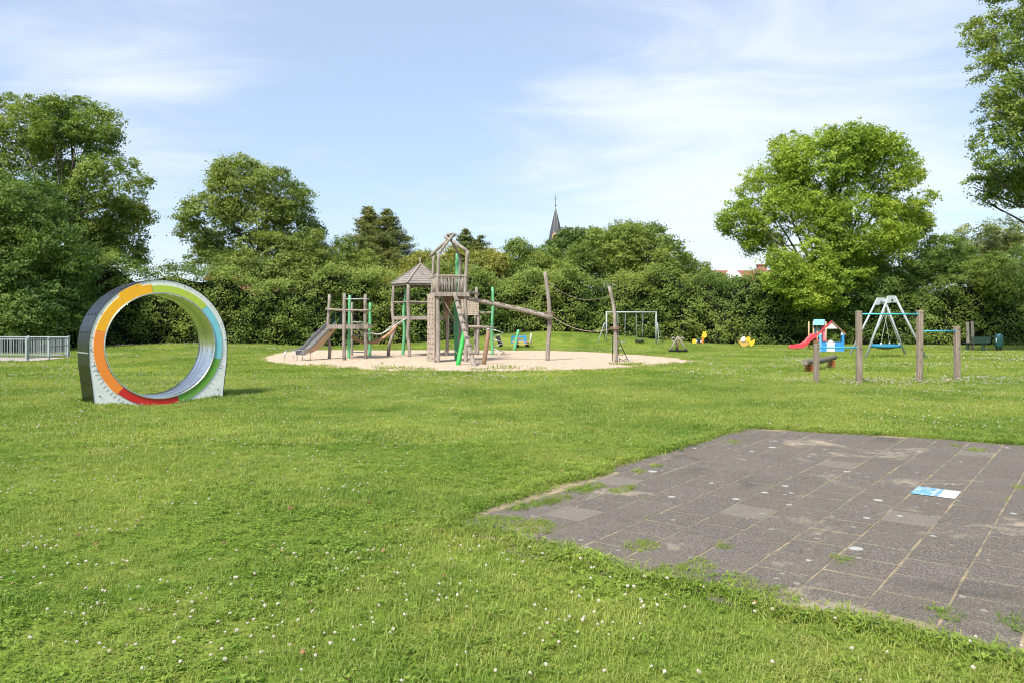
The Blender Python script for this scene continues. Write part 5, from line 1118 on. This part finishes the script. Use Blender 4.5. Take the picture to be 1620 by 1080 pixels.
# ================================================================ BASKET SWING
def basket_swing():
    Ya, Yb = 33.7, 37.3; root = thing('basket_swing', (17.5, 35.5, tz(17.5, 35.5)), 'grey steel A frame with a round blue basket seat hanging inside', 'basket swing')
    for (uc, Y, vt, ul, ur, vb) in ((1410.5, Ya, 469, 1368, 1466, 567), (1393.5, Yb, 472, 1343, 1433, 561.5)):
        n = MB(); w_ = 5.0
        for (s, uf) in ((-1, ul), (1, ur)):
            b = MB(); f = at(uf, vb, Y); f.z = tz(f.x, f.y) - .05; b.tube([at(uc + s * w_, vt, Y), f], .05, 12); b.build('leg', 'galv_paint', root)
        b = MB(); b.slab([at(uc - w_ - .5, vt - 1, Y - .05), at(uc + w_ + .5, vt - 1, Y - .05), at(uc + w_ + 2.5, vt + 10, Y - .05), at(uc + 1, vt + 9.5, Y - .05), at(uc - w_ - 2.5, vt + 11, Y - .05)], (0, .10, 0)); b.build('head_plate', 'galv_paint', root)
        b = MB(); b.ball(at(uc, vt + 6, Y) + Vector((0, -.06, 0)), .045, 10, 6); b.build('bolt', 'black', root)
    a = at(1410.5, 477, Ya); c = at(1393.5, 480, Yb); b = MB(); b.tube([a, c], .055, 12); b.build('crossbar', 'galv_paint', root)
    cx, cy, cz = (1400.5 - 810) / F * 35.5, 35.5, at(0, 547, 35.5).z; Rb = .62
    b = MB(); b.tube([(cx + Rb * math.cos(2 * math.pi * k / 24), cy + Rb * math.sin(2 * math.pi * k / 24), cz) for k in range(24)], .075, 10, closed=True); rim = b.build('basket_rim', 'basket', root)
    b = MB()
    for k in range(-4, 5):
        x = k * .13; l = math.sqrt(Rb ** 2 - x ** 2)
        b.tube([(cx + x, cy - l + 2 * l * t, cz - .14 * (1 - (2 * t - 1) ** 2) * (1 - (x / Rb) ** 2)) for t in np.linspace(0, 1, 9)], .014, 5); b.tube([(cx - l + 2 * l * t, cy + x, cz - .14 * (1 - (2 * t - 1) ** 2) * (1 - (x / Rb) ** 2)) for t in np.linspace(0, 1, 9)], .014, 5)
    b.build('basket_net', 'rope_black', rim)
    b = MB(); mids = (a.lerp(c, .38), a.lerp(c, .62))
    for s in (-1, 1):
        for q, mp in zip((-1, 1), mids): p = Vector((cx + s * .42, cy + q * .45, cz + .05)); b.tube([mp, mp + Vector((0, 0, -.5)), p + (mp - p) * .2, p], .011, 5)
    b.build('rope', 'rope_pale', root)
    b = MB()
    for s in (-1, 1):
        for q in (-1, 1): b.ball((cx + s * .42, cy + q * .45, cz + .11), .04, 8, 6, (1, 1, 1.6))
    b.build('rope_clamp', 'toy_white', root)
basket_swing()

# ================================================================ RIGHT EDGE: POSTS, BENCH, BIN
for (u, vt, vb, lb) in ((1530.5, 509.5, 554, 'left of two weathered upright posts near the green bench'), (1538, 508, 553.5, 'right of two weathered upright posts near the green bench')):
    Y = Yof(vb); x = (u - 810) / F * Y; o = thing('wooden_post', (x, Y, 0), lb, 'post', 'pair of posts by the bench'); b = MB(); b.log([(x, Y, -.1), (x + .03, Y, .8), (x, Y, at(0, vt, Y).z)], [.09, .085, .08], 10, int(u), .08); b.build('timber', 'wood', o)
    if u > 1535:
        b = MB(); b.box((x - .02, Y - .09, 1.25), (.03, .02, .8)); b.build('metal_strip', 'board', o)
        b = MB(); b.box((x - .12, Y - .10, .45), (.3, .1, .22), bev=.03); b.build('bracket', 'wood_brown', o)
def bench():
    Y = 43.0; x0, x1 = (1540.5 - 810) / F * Y, (1568.5 - 810) / F * Y; cx = (x0 + x1) / 2; root = thing('park_bench', (cx, Y, 0), 'dark green metal bench in front of the hedge', 'bench')
    rz = R(-62); Mx = Matrix.Rotation(rz, 3, 'Z'); C0 = Vector((cx - .30, Y + .1, 0)); Lw = 1.3
    b = MB()
    for k in range(4): b.box(C0 + Mx @ Vector((0, -.18 + k * .12, .43)), (Lw, .10, .03), mat=Mx)
    b.build('seat', 'bench', root)
    b = MB(); Mb = Mx @ Matrix.Rotation(R(-14), 3, 'X')
    for k in range(4): b.box(C0 + Mx @ Vector((.12, 0.27 + .02 * k, .50 + k * .082)), (Lw * .8, .025, .07), mat=Mb)
    b.build('backrest', 'bench', root)
    for s in (-.45, .45):
        b = MB(); b.box(C0 + Mx @ Vector((s, -.1, .20)), (.12, .14, .44), mat=Mx, bev=.015); b.box(C0 + Mx @ Vector((s, .28, .56)), (.05, .04, .42), mat=Mb); b.build('leg', 'bench', root)
bench()
def bin_():
    Y = 42.7; x = (1580 - 810) / F * Y; root = thing('litter_bin', (x, Y, 0), 'dark green litter bin on short legs beside the bench', 'litter bin')
    lev = [(.20, .17), (.26, .20), (.60, .235), (.85, .225), (.93, .17), (.965, .09), (.97, .005)]; n = 16; vs = []; fs = []
    for z, r in lev:
        for k in range(n): a = 2 * math.pi * k / n; vs.append((x + r * math.cos(a) * 1.0, Y + r * math.sin(a), z))
    for l in range(len(lev) - 1):
        for k in range(n): j = (k + 1) % n; fs.append((l * n + k, l * n + j, l * n + n + j, l * n + n + k))
    fs.append(tuple(range(n - 1, -1, -1))); b = MB(); b.add(vs, fs, True); b.build('body', 'bin', root)
    b = MB(); b.tube([(x - .18, Y - .16, .78), (x - .12, Y - .2, .90), (x - .02, Y - .2, .93)], .022, 6); b.build('opening_rim', 'toy_lightblue', root)
    b = MB(); b.box((x - .205, Y - .10, .62), (.03, .06, .22)); b.build('sticker', 'toy_white', root)
    for s in (-.09, .09): b = MB(); b.box((x + s, Y, .08), (.06, .10, .26)); b.build('leg', 'black', root)
bin_()

# ================================================================ METAL FENCE AT THE LEFT
def fence(pts, label, zt, gate=None, vis=None):
    a, c = Vector(pts[0]), Vector(pts[1]); root = thing('metal_fence', (a.x, a.y, 0), label, 'fence', 'grey fences round the gravel pen'); L = (c - a).length; d = (c - a).normalized(); n = max(1, round(L / 2.0)); 
    for i in range(n + 1):
        p = a + d * L * i / n; b = MB(); b.box((p.x, p.y, zt / 2), (.07, .07, zt + .04), rz=math.atan2(d.y, d.x), bev=.006); b.build('post', 'galv_paint', root)
    for i in range(n):
        p = a + d * (L * i / n + .05); q = a + d * (L * (i + 1) / n - .05); b = MB(); b.beam((p.x, p.y, zt - .03), (q.x, q.y, zt - .03), .04, .04); b.beam((p.x, p.y, .14), (q.x, q.y, .14), .03, .03); m = int((q - p).length / .11)
        for k in range(1, m): t = p.lerp(q, k / m); b.tube([(t.x, t.y, .15), (t.x, t.y, zt - .04)], .010, 6, cap=False)
        if gate is not None and i == gate: b.beam((p.x, p.y, .58), (q.x, q.y, .58), .03, .035)
        b.build('rail_panel', 'galv_paint', root)
    return root
CA, CB = (-19.85, 31.0, 0), (-20.1, 34.4, 0)
fence([(-31.85, 29.9, 0), CA], 'grey upright bar fence, nearest side of the pen', .95)
fence([(CA[0] - .012, CA[1] + .12, 0), (CB[0], CB[1] - .08, 0)], 'grey upright bar fence with a gate rail, right side of the pen', .93, gate=1)
fence([CB, (-32, 35.8, 0)], 'grey upright bar fence, far side of the pen before the dark tree', .97)

# ================================================================ GRASS, CLOVER, LITTER
def source(name, meshes):
    c = bpy.data.collections.new(name)
    for i, me in enumerate(meshes): o = bpy.data.objects.new('%s_%02d' % (name, i), me); c.objects.link(o)
    return c
def blade_mesh(name, n, rad, h, wd, seed, clover=0.0, lean=.6):
    rs = np.random.RandomState(seed); vs = []; fs = []; tint = []
    for i in range(n):
        r = rad * math.sqrt(rs.rand()); a = rs.rand() * 6.283; p = np.array([r * math.cos(a), r * math.sin(a), 0.0]); hh = h * rs.uniform(.5, 1.25); b = rs.rand() * 6.283; ln = rs.uniform(.15, 1.0) * lean; dv = np.array([math.cos(b), math.sin(b), 0]); sd = np.array([-dv[1], dv[0], 0]) * wd * rs.uniform(.6, 1.2) * .5; t = rs.rand()
        m = p + dv * hh * ln * .35 + np.array([0, 0, hh * .6]); e = p + dv * hh * ln * 1.0 + np.array([0, 0, hh * max(.25, 1 - ln * .45)])
        k = len(vs); vs += [p - sd, p + sd, m + sd * .9, m - sd * .9, e + sd * .12, e - sd * .12]; fs += [(k, k + 1, k + 2, k + 3), (k + 3, k + 2, k + 4, k + 5)]; tint += [t] * 6
    me = np_mesh(name, np.array(vs), 4, np.array(fs).ravel(), 'grass', np.array(tint)); return me
def clover_mesh(name, n, rad, h, s, seed):
    rs = np.random.RandomState(seed); r = rad * np.sqrt(rs.rand(n)); a = rs.rand(n) * 6.283; C = []; 
    for i in range(n):
        c = np.array([r[i] * math.cos(a[i]), r[i] * math.sin(a[i]), h * rs.uniform(.4, 1.1)]); t0 = rs.rand() * 6.28
        for k in range(3): q = t0 + k * 2.094; C.append(c + np.array([math.cos(q), math.sin(q), 0]) * s * .45)
    C = np.array(C); N = rs.normal(size=C.shape) * .25 + np.array([0, 0, 1]); return leaf_mesh(name, C, N, np.full(len(C), s), 'clover', np.repeat(rs.rand(n), 3), rs, slim=.95)
def flower_mesh(name, r, seed):
    rs = np.random.RandomState(seed); n = 46; d = rs.normal(size=(n, 3)); d /= np.linalg.norm(d, axis=1, keepdims=True); d[:, 2] = np.where(d[:, 2] < -.3, -d[:, 2], d[:, 2]); C = d * r * .72 * np.array([1, 1, .85]) + np.array([0, 0, r * 1.0])
    return leaf_mesh(name, C, d + rs.normal(size=(n, 3)) * .3, np.full(n, r * .75), 'flower', np.clip(.3 + d[:, 2] * .5 + rs.rand(n) * .3, 0, 1), rs, slim=.5)
def scatter(name, coll, P, rot, scl, idx, kind='stuff', label=None):
    me = bpy.data.meshes.new(name); me.vertices.add(len(P)); me.vertices.foreach_set('co', np.ascontiguousarray(P, np.float32).ravel())
    for nm, ty, key, v in (('rot', 'FLOAT_VECTOR', 'vector', rot), ('scl', 'FLOAT', 'value', scl), ('idx', 'INT', 'value', idx)):
        a = me.attributes.new(nm, ty, 'POINT'); a.data.foreach_set(key, np.ascontiguousarray(v, np.int32 if ty == 'INT' else np.float32).ravel())
    o = bpy.data.objects.new(name, me); COL.objects.link(o); o['kind'] = kind
    if label: o['label'] = label
    ng = bpy.data.node_groups.new(name + '_scatter', 'GeometryNodeTree'); ng.interface.new_socket('Geometry', in_out='INPUT', socket_type='NodeSocketGeometry'); ng.interface.new_socket('Geometry', in_out='OUTPUT', socket_type='NodeSocketGeometry')
    N = ng.nodes; L = ng.links; gi = N.new('NodeGroupInput'); go = N.new('NodeGroupOutput'); ip = N.new('GeometryNodeInstanceOnPoints'); ci = N.new('GeometryNodeCollectionInfo'); ci.inputs[0].default_value = coll; ci.inputs[1].default_value = True; ci.inputs[2].default_value = True
    def na(nm, ty): n = N.new('GeometryNodeInputNamedAttribute'); n.data_type = ty; n.inputs[0].default_value = nm; return n.outputs[0]
    L.new(gi.outputs[0], ip.inputs['Points']); L.new(ci.outputs[0], ip.inputs['Instance']); ip.inputs['Pick Instance'].default_value = True
    L.new(na('idx', 'INT'), ip.inputs['Instance Index']); e2r = N.new('FunctionNodeEulerToRotation'); L.new(na('rot', 'FLOAT_VECTOR'), e2r.inputs[0]); L.new(e2r.outputs[0], ip.inputs['Rotation']); L.new(na('scl', 'FLOAT'), ip.inputs['Scale']); L.new(ip.outputs[0], go.inputs[0])
    md = o.modifiers.new('scatter', 'NODES'); md.node_group = ng; return o
GRS = np.random.RandomState(2024)
FOOT = [(c[0], c[1]) for c in ((-8.3, 14.6), (-6.1, 16.55), (-6.7, 17.2), (-8.9, 15.3))]
def field_points(y0, y1, dens, margin=1.16, pad=1.2, sand_m=0.0, extra=None):
    n = int((y1 - y0) * 2 * (.675 * y1 * margin + pad) * dens); y = GRS.uniform(y0, y1, n); w_ = .675 * y * margin + pad; x = GRS.uniform(-1, 1, n) * (.675 * y1 * margin + pad); k = np.abs(x) < w_; x, y = x[k], y[k]
    k = ~inside(x, y, SANDS) & ~inside(x, y, PAVE) & ~inside(x, y, GR) & ~inside(x, y, FOOT)
    x, y = x[k], y[k]
    hy = np.interp(x, [-48, -30, -24, -15, -9, 3, 13, 28, 44, 62], [42, 44.5, 45.4, 49.6, 51.2, 52.4, 54, 53.6, 52, 50]); k = y < hy - .1
    return x[k], y[k]
def lay(x, y, tilt=.12, dz=0.0):
    n = len(x); return np.stack([x, y, terrain(x, y) + dz], 1), np.stack([GRS.normal(size=n) * tilt, GRS.normal(size=n) * tilt, GRS.rand(n) * 6.283], 1)
def build_lawn():
    near = source('tuft_near', [blade_mesh('tuft_near_%d' % i, 20, .06, .040, .0042, i, lean=1.5) for i in range(6)] + [blade_mesh('tuft_long_%d' % i, 10, .04, .065, .0036, 20 + i, lean=1.2) for i in range(2)] + [clover_mesh('clover_tuft_%d' % i, 10, .06, .035, .014, 40 + i) for i in range(3)])
    mid = source('tuft_mid', [blade_mesh('tuft_mid_%d' % i, 30, .14, .042, .0075, 60 + i, lean=1.3) for i in range(6)])
    far = source('tuft_far', [blade_mesh('tuft_far_%d' % i, 40, .34, .062, .018, 80 + i) for i in range(6)])
    P = []; 
    x, y = field_points(2.4, 10.0, 330); P_, r_ = lay(x, y); n = len(x); cl = value_noise(x, y, .9, 12); idx = GRS.randint(0, 6, n); lng = GRS.rand(n) < .10; idx[lng] = 6 + GRS.randint(0, 2, lng.sum()); c = GRS.rand(n) < np.clip((cl - .35) * 1.8, .06, .6); idx[c] = 8 + GRS.randint(0, 3, c.sum())
    s = .75 + .55 * value_noise(x, y, 1.1, 5) + GRS.normal(size=n) * .12
    scatter('grass', near, P_, r_, np.clip(s, .45, 1.6), idx, label='short green lawn grass in the foreground')
    x, y = field_points(10.0, 22.0, 85); P_, r_ = lay(x, y); n = len(x); s = .75 + .5 * value_noise(x, y, .8, 6) + GRS.normal(size=n) * .1; scatter('grass', mid, P_, r_, np.clip(s, .5, 1.5), GRS.randint(0, 6, n), label='short green lawn grass in the middle distance')
    x, y = field_points(22.0, 54.5, 13); P_, r_ = lay(x, y, .05); n = len(x); s = .7 + .5 * value_noise(x, y, .5, 7) + GRS.normal(size=n) * .1; scatter('grass', far, P_, r_, np.clip(s, .5, 1.4), GRS.randint(0, 6, n), label='short green lawn grass far off around the sand')
    # ragged fringe along the paving and the sand, wheel foot and post feet
    fx, fy, fs_ = [], [], []
    def edge(poly, dens, spread, closed=True, smin=.9, smax=1.7, ylim=(2.5, 60)):
        for i in range(len(poly)):
            a, b = poly[i], poly[(i + 1) % len(poly)]; L = math.hypot(b[0] - a[0], b[1] - a[1]); 
            if not (ylim[0] < a[1] < ylim[1]): continue
            m = int(L * dens); t = GRS.rand(m); x = a[0] + (b[0] - a[0]) * t; y = a[1] + (b[1] - a[1]) * t; k = value_noise(x, y, 1.7, 31); wgl = (k - .5) * 2 * spread * 1.3
            nx, ny = -(b[1] - a[1]) / L, (b[0] - a[0]) / L; o_ = wgl + GRS.normal(size=m) * spread * .4 + (.05 if poly is PAVE else 0); fx.append(x + nx * o_); fy.append(y + ny * o_); fs_.append(GRS.uniform(smin, smax, m))
    edge(PAVE, 150, .10, ylim=(2.5, 15)); 
    W = [(780,826,.10),(800,829,.12),(765,824,.1),(838,836,.14),(850,838,.13),(868,796,.10),(880,791,.10),(925,774,.09),(940,770,.10),(915,778,.1),(980,778,.07),(992,773,.07),(882,851,.12),(897,853,.1),(1028,849,.10),(1070,889,.07),(1115,883,.09),(1170,912,.13),(1080,900,.14),(1240,932,.13),(930,868,.12),(1500,973,.07),(1515,706,.06),(1545,713,.08),(1160,700,.07),(1010,748,.06),(1330,888,.06),(1158,851,.04),(1610,990,.08),(1610,773,.06),(1040,738,.06),(840,800,.08),(818,806,.08)]
    for u, v, r in W:
        if v > 840 and u < 1300: u, v = u - 12, v + 15
        x, y = gp(u, v); m = int(1500 * r * r * 3.14) + 8; a = GRS.rand(m) * 6.28; q = np.sqrt(GRS.rand(m)) * r; fx.append(x + np.cos(a) * q * 1.3 + .6 * np.sin(a) * q * .6); fy.append(y + np.sin(a) * q * 1.6); fs_.append(GRS.uniform(.35, .8, m))
    # weeds in some joints
    for _ in range(60):
        i = GRS.randint(-12, 14); a, b = tile_rect(i, 0); t = GRS.uniform(-6.5, 5); p = D2 * a + D1 * (O1 + t)
        if not bool(inside(p.x, p.y, PAVE)): continue
        m = GRS.randint(2, 9); tt = GRS.normal(size=m) * .05; fx.append(p.x + D1.x * tt); fy.append(p.y + D1.y * tt); fs_.append(GRS.uniform(.2, .5, m))
    x = np.concatenate(fx); y = np.concatenate(fy); P_, r_ = lay(x, y, .3, .006); scatter('grass', near, P_, r_, np.concatenate(fs_), GRS.choice([0, 1, 2, 3, 4, 5, 0, 1, 2, 3, 4, 5, 8, 9], len(x)), label='ragged grass and weeds creeping over the edge of the paving')
    fx.clear(); fy.clear(); fs_.clear()
    edge(SANDS, 16, .16, smin=.5, smax=1.3, ylim=(20, 60))
    for u, v, q in ((511, 582, 9), (505, 580, 5), (610, 583, 6), (635, 584, 6), (672, 586, 6), (757, 585, 6), (801, 583, 6), (998, 578, 12), (1003, 577, 8), (860, 585, 5), (560, 584, 6)):
        x0, y0 = gp(u, v); fx.append(x0 + GRS.normal(size=q) * .25); fy.append(y0 + GRS.normal(size=q) * .3); fs_.append(GRS.uniform(1.6, 4.2, q) * .8)
    x = np.concatenate(fx); y = np.concatenate(fy); P_, r_ = lay(x, y, .15, .02); scatter('grass', mid, P_, r_, np.concatenate(fs_), GRS.randint(0, 6, len(x)), label='taller tufts of grass along the edge of the sand')
    fx.clear(); fy.clear(); fs_.clear(); edge(FOOT, 70, .07, smin=1.0, smax=2.0, ylim=(10, 20))
    for u, v in ((1291.5, 605), (1359, 606), (1455, 605), (1514, 603)):
        x0, y0 = gp(u, v); fx.append(x0 + GRS.normal(size=22) * .10); fy.append(y0 + GRS.normal(size=22) * .10); fs_.append(GRS.uniform(1.0, 2.1, 22))
    x = np.concatenate(fx); y = np.concatenate(fy); P_, r_ = lay(x, y, .2); scatter('grass', near, P_, r_, np.concatenate(fs_), GRS.randint(0, 8, len(x)), label='longer uncut grass round the wheel foot and bar posts')
    # clover blossom
    fn = source('blossom_near', [flower_mesh('blossom_%d' % i, .0105, 300 + i) for i in range(4)]); ff = source('blossom_far', [flower_mesh('blossom_far_%d' % i, .0175, 320 + i) for i in range(3)])
    x, y = field_points(2.6, 11, 60); d = value_noise(x, y, .55, 41) * .6 + value_noise(x, y, 1.9, 42) * .4 ; k = GRS.rand(len(x)) < np.clip((d - .36) * 1.7, .03, .7) * np.where(x < .9, .6, .3); x, y = x[k], y[k]
    for (u, v) in ((70,870),(130,905),(232,995),(320,962),(278,955),(462,882),(500,940),(560,880),(622,972),(642,830),(405,930),(100,850),(30,782),(190,840),(700,960),(980,1000),(150,960),(60,1010),(420,1000),(540,1040),(350,1045),(240,1050),(20,930),(610,905),(880,1010),(300,800),(560,780),(180,1030),(740,880)):
        cx_, cy_ = gp(u, v); q = GRS.randint(4, 13); x = np.concatenate([x, cx_ + GRS.normal(size=q) * .16]); y = np.concatenate([y, cy_ + GRS.normal(size=q) * .16])
    P_, r_ = lay(x, y, .3); P_[:, 2] += GRS.uniform(.03, .06, len(x))
    scatter('clover_blossom', fn, P_, r_, GRS.uniform(.65, 1.25, len(x)), GRS.randint(0, 4, len(x)), label='white clover blossoms in the near grass')
    x, y = field_points(11, 50, 70); d = value_noise(x, y * .7, .28, 43) * .55 + value_noise(x, y, .9, 44) * .45; q = np.clip((d - .50) * 1.9, 0.004, .5)
    bars_ = np.exp(-((x - 11) / 3.6) ** 4) * np.exp(-((y - 20.3 - .3 * np.sin(x)) / 1.3) ** 2) * 1.0 * np.clip(value_noise(x, y, 1.5, 46) * 2.6 - .35, .08, 1); far_ = np.exp(-((x + 2.0) / 3.0) ** 2) * np.exp(-((y - 21.5) / 2.0) ** 2) * .35
    k = GRS.rand(len(x)) < np.maximum(q * .35, np.maximum(bars_, far_)); x, y = x[k], y[k]; P_, r_ = lay(x, y, .3); P_[:, 2] += GRS.uniform(.045, .08, len(x))
    scatter('clover_blossom', ff, P_, r_, GRS.uniform(.6, 1.3, len(x)) * np.clip(y / 22, .75, 1.35), GRS.randint(0, 3, len(x)), label='white clover blossoms scattered over the far lawn')
    # dry fallen leaves
    rs = np.random.RandomState(9); m = 12; lm = []
    for i in range(3):
        C = np.array([[0, 0, .0], [.004, .012, .002], [-.005, .010, .003]]); lm.append(leaf_mesh('dry_leaf_%d' % i, C, rs.normal(size=(3, 3)) * .35 + np.array([0, 0, 1]), np.full(3, .030), 'litter', np.full(3, rs.rand()), rs, slim=.8))
    x, y = field_points(2.6, 11, 1.8); P_, r_ = lay(x, y, .4, .045); scatter('fallen_leaves', source('dry_leaf', lm), P_, r_, GRS.uniform(.5, 1.3, len(x)), GRS.randint(0, 3, len(x)), label='small brown fallen leaves lying in the near grass')
build_lawn()
